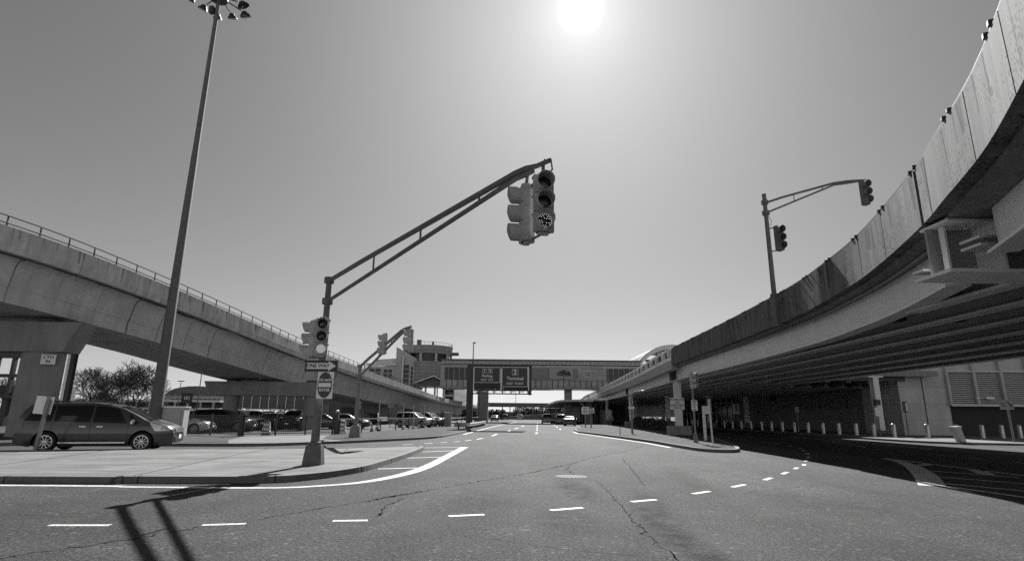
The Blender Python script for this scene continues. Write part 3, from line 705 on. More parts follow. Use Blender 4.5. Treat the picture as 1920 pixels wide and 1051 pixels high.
MB().tube([(12.05, 25, 10.95), (12.2, 25, 10.6), (12.15, 25, 10.35)], .012, 6).build('cable', 'mast', m3, True)
MB().box((12.13, 25, 6.3), (.5, .5, 1.4)).build('mounting_block', 'mast', m3)

# ------------------------------------------------------------------ high mast light
hx, hy = -22.2, 36
hm = root('high_mast_light', 'very tall tapered light mast with ring of floodlights behind the minivan', 'light mast', (hx, hy, .12))
MB().tube([(hx, hy, .1), (hx, hy, 8), (hx, hy, 8.02), (hx, hy, 19), (hx, hy, 19.02), (hx, hy, 32.2)], [.37, .3, .29, .215, .2, .13], 20).lathe([(.62, .1), (.62, .2), (.46, .22)], 20, (hx, hy, 0)).build('pole', 'mast', hm, True)
MB().lathe([(.2, 31.6), (.62, 31.65), (.66, 32.1), (.3, 32.3), (.3, 33.0), (.1, 33.1)], 18, (hx, hy, 0)).build('head_frame', 'dark', hm, True)
MB().box((hx - .28, hy - .18, 30.6), (.3, .3, .55)).build('junction_box', 'dark', hm)
for k in range(10):
    a = 2 * PI * (k + .3) / 10; c, s_ = math.cos(a), math.sin(a)
    rr_ = 1.95 if k % 2 else 1.7
    fl = MB().tube([(hx + c * .6, hy + s_ * .6, 31.85), (hx + c * (rr_ - .35), hy + s_ * (rr_ - .35), 31.7)], .045, 6)
    T = Matrix.Translation((hx + c * rr_, hy + s_ * rr_, 31.52)) @ Matrix.Rotation(a, 4, 'Z') @ Matrix.Rotation(R(-28), 4, 'Y') @ Matrix.Diagonal((1.1, .8, .75, 1))
    fl.v += []; L = MB().lathe([(.1, .36), (.2, .3), (.24, .12), (.36, -.02), (.4, -.2)], 14).xf(T)
    fl.add(L.v, L.f); o = fl.build('floodlight', 'dark', hm, True)
    MB().lathe([(.385, -.195), (.2, -.24), (.001, -.25)], 14, cap=False).xf(T).build('lamp_glass', 'glass', o, True)

# ------------------------------------------------------------------ vehicles
def interp(P, x):
    if x <= P[0][0]: return P[0][1]
    for (a, b), (c, d) in zip(P, P[1:]):
        if x <= c: return b + (d - b) * (x - a) / max(1e-6, c - a)
    return P[-1][1]
KINDS = dict(
    van=dict(L=5.09, W=1.98, wb=(1.52, -1.51), wr=.35, base=.2, top=[(-2.545, .82), (-2.52, 1.1), (-2.42, 1.42), (-2.25, 1.64), (-2.0, 1.71), (-1.2, 1.76), (-.3, 1.765), (.3, 1.71), (.75, 1.6), (1.2, 1.38), (1.6, 1.16), (1.78, 1.1), (2.1, 1.02), (2.35, .93), (2.5, .8), (2.545, .6)],
             belt=[(-2.5, 1.08), (0, 1.02), (1.6, .98)], wins=[((-2.28, -1.42), (-1.98, -1.42)), ((-1.36, -.22), (-1.36, -.22)), ((-.14, .98), (-.14, .62)), ((1.06, 1.42), (1.0, 1.04))], ws=(.62, 1.72)),
    suv=dict(L=4.75, W=1.92, wb=(1.42, -1.38), wr=.37, base=.24, top=[(-2.375, .85), (-2.34, 1.15), (-2.1, 1.6), (-1.9, 1.69), (-1., 1.73), (-.1, 1.72), (.35, 1.62), (.8, 1.36), (1.1, 1.15), (1.3, 1.1), (1.9, 1.04), (2.2, .96), (2.34, .8), (2.375, .6)],
             belt=[(-2.4, 1.1), (1.2, 1.02)], wins=[((-1.95, -1.15), (-1.75, -1.15)), ((-1.08, -.18), (-1.08, -.18)), ((-.1, .92), (-.1, .3))], ws=(.25, 1.12)),
    sedan=dict(L=4.65, W=1.82, wb=(1.38, -1.36), wr=.33, base=.2, top=[(-2.325, .75), (-2.28, .98), (-1.95, 1.05), (-1.65, 1.09), (-1.0, 1.4), (-.6, 1.46), (0, 1.45), (.35, 1.38), (.8, 1.12), (1.05, 1.0), (1.7, .92), (2.1, .82), (2.28, .68), (2.325, .5)],
               belt=[(-2.3, .98), (1.0, .92)], wins=[((-1.5, -.9), (-1.05, -.9)), ((-.84, .0), (-.84, .0)), ((.06, .85), (.06, .32))], ws=(.3, 1.08)),
)
def car(kind, mat, loc, ang, label, group=None, scale=1., fine=False, plate=True):
    K = KINDS[kind]; L, W = K['L'], K['W']; hl = L / 2
    r = root({'van': 'minivan', 'suv': 'parked_suv', 'sedan': 'parked_car'}[kind], label, {'van': 'minivan', 'suv': 'car', 'sedan': 'car'}[kind], loc, ang, group)
    r.scale = (scale,) * 3
    wr = K['wr']; H = max(z for _, z in K['top'])
    def zt(x): return interp(K['top'], x)
    def zb(x):
        z = K['base'] + (.12 * max(0, (abs(x) - hl + .5) / .5))
        for wx in K['wb']:
            q = (wr + .07) ** 2 - (x - wx) ** 2
            if q > 0: z = max(z, wr + math.sqrt(q))
        return min(z, zt(x) - .12)
    def plan(x):
        e = max(0, (abs(x) - (hl - .75)) / .75); return 1 - .2 * e ** 2.4
    def wid(x, z):
        w0 = W / 2 * plan(x); b = interp(K['belt'], x)
        w = w0 * (1 - .05 * ((z - .62) / .5) ** 2) if z < b else w0 * .965 * (1 - .24 * ((z - b) / (H - b)) ** 1.25)
        return w
    def ring(x):
        t = zt(x); b = zb(x); out = []
        for k in range(9):
            z = b + (t - .05 - b) * k / 8; out.append((wid(x, z), z))
        wt = wid(x, t)
        out += [(wt * .95, t - .022), (wt * .82, t - .004), (wt * .5, t + .012), (0, t + .018)]
        return out
    n = 90 if fine else 40
    xs = sorted(set([-hl + L * k / n for k in range(n + 1)] + [wx + s_ * (wr + .07) * f for wx in K['wb'] for s_ in (-1, 1) for f in (1.001, .97, .85, .6)]))
    vs = []; fs = []
    for x in xs:
        rg = ring(x); full = [(x, y, z) for y, z in rg] + [(x, -y, z) for y, z in rg[-2::-1]]
        vs += full
    m_ = 25
    for i in range(len(xs) - 1):
        for k in range(m_ - 1): fs.append((i * m_ + k, (i + 1) * m_ + k, (i + 1) * m_ + k + 1, i * m_ + k + 1))
    fs += [tuple(range(m_)), tuple((len(xs) - 1) * m_ + k for k in range(m_ - 1, -1, -1))]
    MB().add(vs, fs).build('body', mat, r, True, world=False)
    MB().box((0, 0, .42), (L * .9, W * .72, .4)).build('underbody', 'black', r, world=False)
    def patch(name, mt, lo, hi, zl, zh, offs=.008, nu=10, nv=5, sides=(1, -1), par=None):
        for sd in sides:
            pv = []; pf = []
            for j in range(nv + 1):
                for i in range(nu + 1):
                    x = (lo[0] + (lo[1] - lo[0]) * i / nu) * (1 - j / nv) + (hi[0] + (hi[1] - hi[0]) * i / nu) * (j / nv)
                    a = zl(x) if callable(zl) else zl; b = zh(x) if callable(zh) else zh
                    z = a + (b - a) * j / nv; pv.append((x, sd * (wid(x, z) + offs), z))
            for j in range(nv):
                for i in range(nu):
                    q = j * (nu + 1) + i; f = (q, q + 1, q + nu + 2, q + nu + 1); pf.append(f if sd < 0 else f[::-1])
            MB().add(pv, pf).build(name, mt, par or r, True, world=False)
    for lo, hi in K['wins']:
        patch('window', 'glass', lo, hi, lambda x: interp(K['belt'], x) + .03, lambda x: min(zt(x) - .1, H - .12))
    def topz(x, y):
        rg = ring(x)[::-1]
        return interp(sorted(rg), abs(y))
    def topp(name, mt, xa, xb, k, offs):
        pv = []; pf = []; nu, nv = 8, 8
        for i in range(nu + 1):
            x = xa + (xb - xa) * i / nu; wy = wid(x, zt(x)) * k
            for j in range(nv + 1):
                y = -wy + 2 * wy * j / nv; pv.append((x + offs * .6 * (1 if xa >= 0 else -1), y, zt(x) + offs + .016 * (1 - abs(y / wy))))
        for i in range(nu):
            for j in range(nv):
                q = i * (nv + 1) + j; pf.append((q, q + nv + 1, q + nv + 2, q + 1))
        MB().add(pv, pf).build(name, mt, r, True, world=False)
    topp('windshield', 'glass', K['ws'][0], K['ws'][1], .86, .012)
    rx0 = [x for x, z in K['top'] if z > H * .93][0]
    topp('rear_window', 'glass', -hl + .06 if kind != 'sedan' else -1.6, rx0 - .04, .84, .012)
    for wx in K['wb']:
        for sd in (1, -1):
            T = Matrix.Translation((wx, sd * (W / 2 - .13), wr)) @ Matrix.Rotation(PI / 2, 4, 'X')
            w = MB().lathe([(wr * .62, -.1), (wr * .93, -.11), (wr, -.07), (wr, .07), (wr * .93, .11), (wr * .62, .1)], 28).xf(T).build('wheel', 'rubber', r, True, world=False)
            rm = MB().lathe([(wr * .68, .1), (wr * .7, .118), (wr * .62, .12), (wr * .6, .07)], 28, cap=False).lathe([(wr * .6, -.1), (wr * .6, .05)], 28, cap=False).lathe([(wr * .16, .06), (wr * .16, .11), (.001, .115)], 12, cap=False)
            for k in range(10):
                a = 2 * PI * k / 10 + .1
                rm.beam((math.cos(a) * wr * .12, math.sin(a) * wr * .12, .095), (math.cos(a) * wr * .64, math.sin(a) * wr * .64, .1), .028, .025, (0, 0, 1))
            rm.xf(T if sd < 0 else T @ Matrix.Rotation(PI, 4, 'X')).build('rim', 'rim', w, True, world=False)
    hz = zt(hl - .3)
    patch('headlight', 'headlamp', (hl - .62, hl - .1), (hl - .85, hl - .2), hz - .22 if kind != 'sedan' else hz - .17, lambda x: zt(x) - .06, .01, 6, 2)
    patch('taillight', 'taillamp', (-hl + .04, -hl + .3), (-hl + .06, -hl + .26), .88 if kind != 'sedan' else .72, 1.14 if kind != 'sedan' else .9, .01, 4, 2)
    MB().box((hl - .0, 0, hz - .2), (.06, W * .52, .16)).build('grille', 'chrome' if fine else 'dark', r, world=False)
    MB().box((hl - .02, 0, .42), (.1, W * .62, .16)).build('bumper_intake', 'black', r, world=False)
    if plate:
        MB().box((hl + .035, 0, .52), (.02, .34, .15)).build('number_plate', 'signw', r, world=False)
    for sd in (1, -1):
        mx = K['ws'][1] - .55
        MB().lathe([(.02, -.12), (.1, -.09), (.11, .02), (.08, .1), (.02, .12)], 10).xf(Matrix.Translation((mx, sd * (W / 2 + .1), interp(K['belt'], mx) + .08)) @ Matrix.Diagonal((.75, 1.1, .8, 1))).build('mirror', mat if not fine else 'chrome', r, True, world=False)
        if fine:
            for hx_ in (-.42, .12): MB().box((hx_, sd * (W / 2 + .005), .9), (.2, .04, .035)).build('door_handle', 'chrome', r, world=False)
            MB().tube([(-2.0, sd * .62, 1.75), (-1.9, sd * .62, 1.8), (.1, sd * .64, 1.8), (.3, sd * .64, 1.73)], .022, 8).build('roof_rail', 'black', r, True, world=False)
            MB().box((-.05, sd * (W / 2 - .02), .33), (2.1, .05, .045)).build('sill_trim', 'chrome', r, world=False)
            for jx in (-1.39, -.18, 1.02): 
                jm = MB()
                for q in range(6):
                    z0 = .36 + q * .11; z1 = z0 + .11
                    jm.beam((jx, sd * (wid(jx, z0) + .0015), z0), (jx, sd * (wid(jx, z1) + .0015), z1), .006, .012, (1, 0, 0))
                jm.build('door_seam', 'black', r, world=False)
            MB().lathe([(.05, 0), (.04, .02), (.001, .025)], 10, cap=False).xf(Matrix.Translation((hl - .1, sd * W * .36, .42)) @ Matrix.Rotation(PI / 2, 4, 'Y')).build('fog_lamp', 'headlamp', r, True, world=False)
    if fine: MB().box((hl - .01, 0, .28), (.1, W * .66, .035)).build('bumper_trim', 'chrome', r, world=False)
    return r
van = car('van', 'cgrey', (-17.15, 24.55, 0), R(17.5), 'dark grey minivan driving along the street behind the near island', None, 1.1, True)
pk = 'cars parked in the lot behind the fence'
for kd, mt, x, y, a, lb in (
    ('sedan', 'cwhite', -25.6, 44.6, 8, 'white car half hidden by the grey utility cabinet'),
    ('suv', 'cblack', -24.6, 49.6, 6, 'long black suv parked sideways behind the iron fence'),
    ('suv', 'cwhite', -29.8, 66.5, 82, 'white suv parked nose away beyond the black suv'),
    ('sedan', 'cblack', -26.0, 62.5, -85, 'black car between the white suv and the silver car'),
    ('sedan', 'csilver', -27.4, 67.5, -84, 'silver car facing the fence between the two bent columns'),
    ('suv', 'cblack', -22.6, 60.5, -87, 'black suv in front of the right bent column'),
    ('sedan', 'cwhite', -27.5, 76.5, -80, 'white car in the second row with its roof showing'),
    ('suv', 'csilver', -32.6, 78.0, -82, 'pale suv in the second row farther left'),
    ('sedan', 'cblack', -43.5, 73.0, 10, 'dark car at the far left of the second row'),
    ('sedan', 'cblack', -19.6, 60.5, 8, 'black car just left of the farther signal pole'),
    ('sedan', 'cgrey', -17.7, 62.5, 5, 'grey low car seen behind the railing beside the farther signal pole'),
    ('suv', 'csilver', -11.9, 71.6, -20, 'silver suv with bright roof parked by the rail fence'),
    ('suv', 'cblack', -11.2, 79.5, -25, 'black suv parked just behind the silver suv'),
    ('suv', 'cgrey', -38.0, 70.0, 75, 'grey suv between the dark car and the white suv'),
    ('sedan', 'csilver', -36.5, 58.5, 5, 'silver car behind the black suv with windows glinting')):
    car(kd, mt, (x, y, 0), R(a), lb, pk, 1.08)
rg = 'vehicles far down the main road'
car('van', 'cblack', (7.1, 113, 0), R(88), 'black van driving away in the far centre of the road', rg, 1.08)
car('suv', 'cblack', (9.3, 107, 0), R(86), 'black suv stopped just right of the far black van', rg, 1.05)
car('sedan', 'cgrey', (9.75, 95, 0), R(80), 'dark car standing nearest at the canopy kerb', rg, 1.05)
# box truck far under the deck
bt = root('box_truck', 'pale box truck parked beneath the overpass beside the third column', 'truck', (21.5, 128, 0), R(75))
MB().box((-.6, 0, 1.75), (4.4, 2.2, 2.3)).build('cargo_box', 'cwhite', bt, world=False)
MB().vprism([(1.65, .5), (3.3, .5), (3.3, 1.2), (2.9, 1.35), (2.5, 2.1), (1.65, 2.15)], -1., 1.).build('cab', 'cwhite', bt, world=False)
MB().box((2.75, 0, 1.7), (.25, 1.7, .5)).build('windshield', 'glass', bt, world=False)
MB().box((.3, 0, .5), (5.6, .9, .2)).build('chassis', 'dark', bt, world=False)
for x in (-1.8, 2.5):
    for y in (-.95, .95): MB().lathe([(.42, -.12), (.42, .12)], 18).xf(Matrix.Translation((x, y, .42)) @ Matrix.Rotation(PI / 2, 4, 'X')).build('wheel', 'rubber', bt, True, world=False)

# ------------------------------------------------------------------ left corner furniture
sp = root('street_sign', 'back of a square metal sign leaning on a post beside the minivan', 'road sign', (-17.85, 22.0, .12))
MB().beam((-17.87, 22.0, .05), (-17.72, 22.0, 2.12), .12, .08, (0, 1, 0)).build('post', 'galv', sp)
T_ = Matrix.Translation((-17.93, 22.06, 1.8)) @ Matrix.Rotation(R(5), 4, 'Y') @ Matrix.Rotation(R(20), 4, 'Z')
MB().box((0, 0, 0), (.56, .02, .66)).xf(T_).build('panel', 'signback', sp)
MB().box((-.07, -.03, -.06), (.22, .02, .38)).xf(T_).build('sticker', 'signw', sp)
cbt = root('utility_cabinet', 'waist high grey utility cabinet at the foot of the tall light mast', 'cabinet', (-21.3, 36.4, .12))
MB().box((-21.3, 36.6, .98), (1.35, .8, 1.75), R(8)).build('body', 'sig', cbt)
MB().box((-21.3, 36.6, 1.9), (1.45, .9, .09), R(8)).build('lid', 'signback', cbt)
MB().box((-21.25, 36.18, .95), (1.05, .03, 1.45), R(8)).build('door', 'sig', cbt)
uc = root('utility_cabinet', 'tall grey cabinet standing by the rail fence left of the overhead sign', 'cabinet', (-8.05, 74, .1))
MB().box((-8.05, 74, .95), (.9, .7, 1.75)).build('body', 'conc', uc); MB().box((-8.05, 74, 1.86), (1.0, .8, .08)).build('lid', 'signback', uc)

def fence_run(pts, h, gap, name, label, top2=True, posts=2.4):
    P = Path([(a, b, .12) for a, b in pts]); r = root(name, label, 'fence', P.p[0].to_tuple())
    f = MB(); s = 0.
    f.sweep(P.sub(0, P.L, 1.5), [(-.02, h - .04), (-.02, h), (.02, h), (.02, h - .04)]); f.sweep(P.sub(0, P.L, 1.5), [(-.015, .12), (-.015, .16), (.015, .16), (.015, .12)])
    if top2: f.sweep(P.sub(0, P.L, 1.5), [(-.015, h - .2), (-.015, h - .165), (.015, h - .165), (.015, h - .2)])
    f.build('rails', 'dark', r)
    pk_ = MB()
    while s < P.L:
        p = P.at(s); pk_.box((p.x, p.y, .12 + (h + .1) / 2), (.022, .022, h - .06)); s += gap
    pk_.build('pickets', 'dark', r)
    s = 0.
    while s <= P.L + .01:
        p = P.at(s); MB().box((p.x, p.y, .1 + (h + .1) / 2), (.09, .09, h + .1)).build('post', 'dark', r); s += P.L / max(1, round(P.L / posts))
    return r
fence_run([(-27, 41.6), (-17.5, 37.4)], 1.3, .13, 'iron_fence', 'black iron picket fence left of the gate post')
fence_run([(-17.2, 37.35), (-12.95, 42.2)], 1.3, .13, 'iron_fence', 'black iron picket fence between gate post and near signal pole')
for (x, y, lb) in ((-17.35, 37.3, 'thick black gate post where the two picket fences meet'), (-12.75, 42.35, 'thick black gate post ending the picket fence by the signal pole')):
    gpz = root('gate_post', lb, 'gate post', (x, y, .1))
    MB().box((x, y, .85), (.26, .26, 1.6)).build('post', 'dark', gpz); MB().lathe([(.1, 0), (.15, .05), (.12, .16), (.03, .2)], 10, (x, y, 1.65)).build('finial', 'signback', gpz, True)
rf = [(-12.6, 42.6), (-11.5, 50), (-10.3, 59.5), (-9.2, 66), (-8.1, 73), (-6.6, 88), (-5.6, 100)]
RP = Path([(a, b, .12) for a, b in rf]); rfo = root('rail_fence', 'low post fence with one pale top rail along the grass strip', 'fence', (-12.6, 42.6, .12))
MB().sweep(RP.sub(0, RP.L, 2), [(-.05, 1.02), (-.05, 1.12), (.05, 1.12), (.05, 1.02)]).build('top_rail', 'signback', rfo)
s = 0.
while s < RP.L:
    p = RP.at(s); MB().box((p.x, p.y, .62), (.09, .09, 1.08)).build('post', 'dark', rfo); s += 4.1
mk = [(725, -12.1, 53, 2.9), (766, -10.6, 57, 2.7), (781, -10.1, 60, 2.65), (800, -9.9, 66, 2.7), (811, -10.0, 72, 2.7), (826, -9.9, 80, 2.65), (835, -9.9, 87, 2.6), (860, -9.6, 104, 2.5)]
for i, (_, x, y, h) in enumerate(mk):
    pr = root('marker_post', 'slim pale post inside the rail fence, %s from the signal pole side' % ORD[i], 'post', (x, y, 0), 0, 'slim pale posts along the rail fence')
    MB().tube([(0, 0, 0), (0, 0, h)], [.055, .05], 8).build('shaft', 'bollard', pr, True, world=False)
    MB().lathe([(.14, 0), (.12, .25), (.07, .3)], 10).build('foot', 'black', pr, True, world=False)
for x, y, lb in ((-12.6, 52.6, 'traffic cone with black base nearest the farther signal pole'), (-9.9, 62.5, 'traffic cone beside the silver suv behind the railing'), (-13.5, 58.5, 'small traffic cone in the lot left of the silver suv')):
    c = root('traffic_cone', lb, 'traffic cone', (x, y, 0), .2, 'traffic cones in the lot')
    MB().lathe([(.17, .04), (.1, .38), (.035, .72), (.03, .74)], 14).build('cone', 'orange', c, True, world=False)
    MB().lathe([(.118, .3), (.083, .48)], 14, cap=False).xf(Matrix.Diagonal((1.05, 1.05, 1, 1))).build('white_band', 'signw', c, True, world=False)
    MB().box((0, 0, .02), (.42, .42, .04)).build('base', 'black', c, world=False)
for x, y, lb in ((-17.9, 42.5, 'banded traffic barrel behind the picket fence'), (-13.2, 45.5, 'banded traffic barrel behind the last gate post')):
    c = root('traffic_barrel', lb, 'traffic barrel', (x, y, 0), 0, 'traffic barrels')
    MB().lathe([(.3, .06), (.3, .3), (.27, .32), (.27, .6), (.24, .62), (.24, .9), (.22, .92), (.2, 1.05)], 18).build('drum', 'orange', c, True, world=False)
    for z0, z1, rr_ in ((.36, .55, .275), (.66, .85, .245), (.1, .26, .305)): MB().lathe([(rr_, z0), (rr_, z1)], 18, cap=False).build('white_band', 'signw', c, True, world=False)
    MB().lathe([(.38, 0), (.38, .05)], 18).build('foot', 'black', c, world=False)
def lot_sign(x, y, h, w, hh, label, mat='signw', ang=0., word=None, wm='ink', ws=.3):
    r = root('post_sign', label, 'road sign', (x, y, 0))
    MB().tube([(x, y + .04, 0), (x, y + .04, h)], .04, 8).build('post', 'galv', r, True)
    MB().box((x, y, h - hh / 2), (w, .03, hh)).build('panel', mat, r)
    if word: text(word, ws, wm, r, (x, y - .02, h - hh / 2), 0, .02)
    return r
lot_sign(-24.6, 50.8 - 7.3, 3.0, .85, .75, 'dark sign reading 101 on a post above the parked cars', 'signd', 0, '101', 'letter', .36)
lot_sign(-43.0, 56, 3.6, .75, 1.1, 'pale notice board on a post in front of the bare trees', 'signw')
lot_sign(-14.6, 55, 2.7, .5, .7, 'small pale sign on a post left of the farther signal pole', 'signgrey')
lot_sign(-14.2, 68, 2.9, .7, .6, 'small pale sign right of the farther signal pole under the guideway', 'signgrey')

# guard rail and gantry sign
gr = root('guard_rail', 'steel guard rail curving round the foot of the overhead sign post', 'guard rail', (-4.8, 57, 0))
gpath = Path(crom([(-5.6, 57.2, 0), (-4.9, 56.8, 0), (-4.35, 58.5, 0), (-4.1, 64, 0), (-3.9, 72, 0), (-3.6, 84, 0)], 5))
MB().sweep(gpath.sub(0, gpath.L, 1), [(-.02, .42), (.05, .5), (-.01, .6), (.05, .68), (-.02, .76), (-.05, .76), (-.05, .42)]).build('rail', 'bright', gr)
s = .8
while s < gpath.L:
    p = gpath.at(s); MB().box((p.x - .15, p.y, .38), (.14, .14, .76)).build('post', 'dark', gr); s += 1.9
gy = 64.
ga = root('overhead_sign_gantry', 'dark cantilever gantry carrying two overhead direction signs', 'sign gantry', (-4.7, gy, 0))
MB().box((-4.62, gy + .25, 3.55), (.72, .6, 7.1)).build('post', 'dark', ga)
MB().box((-1.15, gy + .2, 7.0), (7.0, .35, .2)).box((2.13, gy + .2, 5.4), (.3, .35, 3.2)).box((-1.15, gy + .2, 3.92), (7.0, .3, .12)).box((-1.15, gy + .25, 4.28), (7.0, .3, .1)).box((-1.22, gy + .2, 5.6), (.22, .25, 2.7)).build('frame', 'dark', ga)
wk = MB()
for k in range(7): wk.box((-3.8 + k * .95, gy + .1, 4.1), (.12, .4, .3))
wk.box((-1.2, gy - .35, 3.9), (6.6, .9, .05)); wk.build('catwalk', 'dark', ga)
for k in range(6): MB().box((-3.9 + k * 1.02, gy - .5, 4.12), (.5, .12, .08)).build('sign_lamp', 'bright', ga)
MB().box((-2.78, gy + .02, 4.95), (2.9, .08, 1.1)).build('blank_panel', 'black', ga); MB().box((.55, gy + .02, 4.55), (2.75, .08, .5)).build('blank_panel', 'black', ga)
for x_, z_, h_ in ((-4.2, 5.5, 2.6), (-1.13, 5.4, 2.5), (1.98, 5.6, 2.7)): MB().box((x_, gy, z_), (.1, .15, h_)).build('light_strip', 'signback', ga)
def gsign(cx_, cz, w, h, label):
    r = root('overhead_sign', label, 'direction sign', (cx_, gy - .05, cz))
    MB().box((cx_, gy - .04, cz), (w, .06, h)).build('panel', 'signd', r)
    b = MB(); 
    for sx in (-1, 1): b.box((cx_ + sx * (w / 2 - .03), gy - .08, cz), (.05, .02, h - .02))
    for sz in (-1, 1): b.box((cx_, gy - .081, cz + sz * (h / 2 - .03)), (w - .11, .02, .05))
    b.build('border', 'letter', r); return r
def numbox(r, x, z, sgn, ts, digit):
    b = MB()
    for sx in (-1, 1): b.box((x + sx * sgn / 2, gy - .085, z), (.03, .02, sgn + .03))
    for sz in (-1, 1): b.box((x, gy - .086, z + sz * sgn / 2), (sgn - .03, .02, .03))
    b.build('number_frame', 'letter', r); MB().box((x, gy - .075, z), (sgn, .01, sgn)).build('number_field', 'ink', r)
    text(digit, ts, 'letter', r, (x, gy - .092, z), 0, .03)
s1 = gsign(-2.72, 5.98, 3.0, 1.75, 'left overhead sign reading Parking NEXT LEFT with boxed 1 and 2')
numbox(s1, -3.02, 6.42, .44, .46, '1'); numbox(s1, -2.36, 6.42, .44, .46, '2')
text('Parking', .4, 'letter', s1, (-2.7, gy - .09, 5.86), 0, .015); text('NEXT  LEFT', .27, 'letter', s1, (-2.7, gy - .09, 5.42), 0, .012)
s2 = gsign(.42, 5.78, 2.95, 2.2, 'right overhead sign reading Terminal KEEP RIGHT with boxed 2')
numbox(s2, .46, 6.3, .66, .72, '2'); text('Terminal', .5, 'letter', s2, (.46, gy - .09, 5.6), 0, .02, space=1.05); text('KEEP  RIGHT', .34, 'letter', s2, (.46, gy - .09, 5.05), 0, .01)
lpn = root('lamp_post', 'thin dark lamp post rising behind the overhead sign', 'lamp post', (-4.5, 66.5, 0))
MB().tube([(-4.5, 66.5, 0), (-4.5, 66.5, 9.9)], [.1, .05], 8).build('pole', 'mast', lpn, True); MB().box((-4.4, 66.4, 9.9), (.35, .2, .12)).build('lamp', 'dark', lpn); MB().beam((-4.5, 66.5, 4.0), (-3.6, 66.5, 3.9), .05, .05).build('arm', 'mast', lpn)

# ------------------------------------------------------------------ right island furniture
def island_sign(x, y, h, pw, ph, lines, label, ts=.1, ang=0., pr=.04):
    r = root('post_sign', label, 'road sign', (x, y, .12))
    MB().tube([(x, y + .05, .1), (x, y + .05, h)], pr, 8).build('post', 'galv', r, True)
    MB().box((x, y, h - ph / 2), (pw, .02, ph)).build('panel', 'signw', r)
    for i, (t, z) in enumerate(lines): MB().box((x, y - .015, h - ph / 2 + z), (t, .006, ts)).build('text_line', 'ink', r)
    return r
ns = root('notice_sign', 'white NO SOLICITING notice fixed to the nearest overpass column', 'sign', (14.2, 48.85, 2.6))
MB().box((14.2, 48.86, 2.68), (1.2, .03, .98)).build('panel', 'signw', ns)
for t, z in (('NO SOLICITING', .33), ('NO', .09), ('UNAUTHORIZED', -.13), ('PICK UP', -.35)): text(t, .185 if t != 'UNAUTHORIZED' else .165, 'ink', ns, (14.2, 48.835, 2.68 + z), 0, .02)
isg = root('traffic_signal_post', 'traffic signal on a slim post at the point of the right island', 'traffic light', (11.0, 34.5, .12))
MB().tube([(11.0, 34.5, .1), (11.0, 34.5, 3.4)], .06, 10).lathe([(.14, .1), (.13, .5), (.07, .7)], 10, (11.0, 34.5, 0)).build('pole', 'galv', isg, True)
head(isg, (11.03, 34.45, 3.75), R(40), None, .95, .34)
rs_ = root('regulatory_sign', 'small white sign with lines of text on the island signal post', 'road sign', (11.0, 34.4, 2.3))
MB().box((11.02, 34.4, 2.27), (.36, .02, .6)).build('panel', 'signw', rs_)
for k, w in enumerate((.28, .2, .26, .14, .2)): MB().box((11.02, 34.385, 2.5 - k * .115), (w, .006, .05)).build('text_line', 'ink', rs_)
bp = root('push_button_post', 'squared grey post with a small box on top on the right island', 'post', (12.7, 37.6, .12))
MB().box((12.62, 37.6, 1.2), (.16, .12, 2.2)).build('post', 'signback', bp); MB().box((12.78, 37.6, 2.05), (.34, .1, .5)).build('box', 'signback', bp)
sl = root('slim_post', 'thin leaning pale post at the tip of the right island', 'post', (11.68, 33.6, .12))
MB().beam((11.68, 33.6, .1), (11.62, 33.6, 2.62), .09, .06, (0, 1, 0)).build('post', 'signback', sl); MB().box((11.7, 33.62, 2.2), (.12, .02, .8)).build('strip', 'signgrey', sl)
lc = root('street_lamp', 'curved arm street lamp by the second overpass column', 'street lamp', (10.5, 50, .12))
MB().tube([(10.5, 50, .1), (10.52, 50, 2.9), (10.6, 50, 3.45), (10.85, 50, 3.68), (11.4, 50, 3.76)], [.09, .07, .06, .055, .05], 10).build('pole', 'galv', lc, True)
MB().lathe([(.04, .1), (.16, .06), (.2, -.02), (.1, -.06)], 12, (11.55, 50, 3.75)).build('lamp_head', 'galv', lc, True); MB().box((10.48, 49.9, 2.32), (.5, .03, .2)).build('one_way_plate', 'signw', lc)
for x, y, w, h, lb in ((10.1, 78, 1.0, .95, 'white notice board on a post, left of the two before the canopy'), (10.45, 75, .85, .72, 'white notice board on a post, right of the two before the canopy')):
    r = root('notice_sign', lb, 'sign', (x, y, 0)); MB().tube([(x, y, 0), (x, y, 2.2)], .09, 8).build('post', 'galv', r, True); MB().box((x, y - .1, 2.3), (w, .04, h)).build('panel', 'signw', r)
    for k in range(4): MB().box((x, y - .13, 2.6 - k * .19), (w * (.7, .5, .8, .6)[k], .008, .08)).build('text_line', 'ink', r)
mr = root('marker_stake', 'short thin stake on the grass of the right island', 'stake', (8.6, 45.5, .12)); MB().tube([(8.6, 45.5, .1), (8.6, 45.5, .75)], .03, 6).build('stake', 'dark', mr)

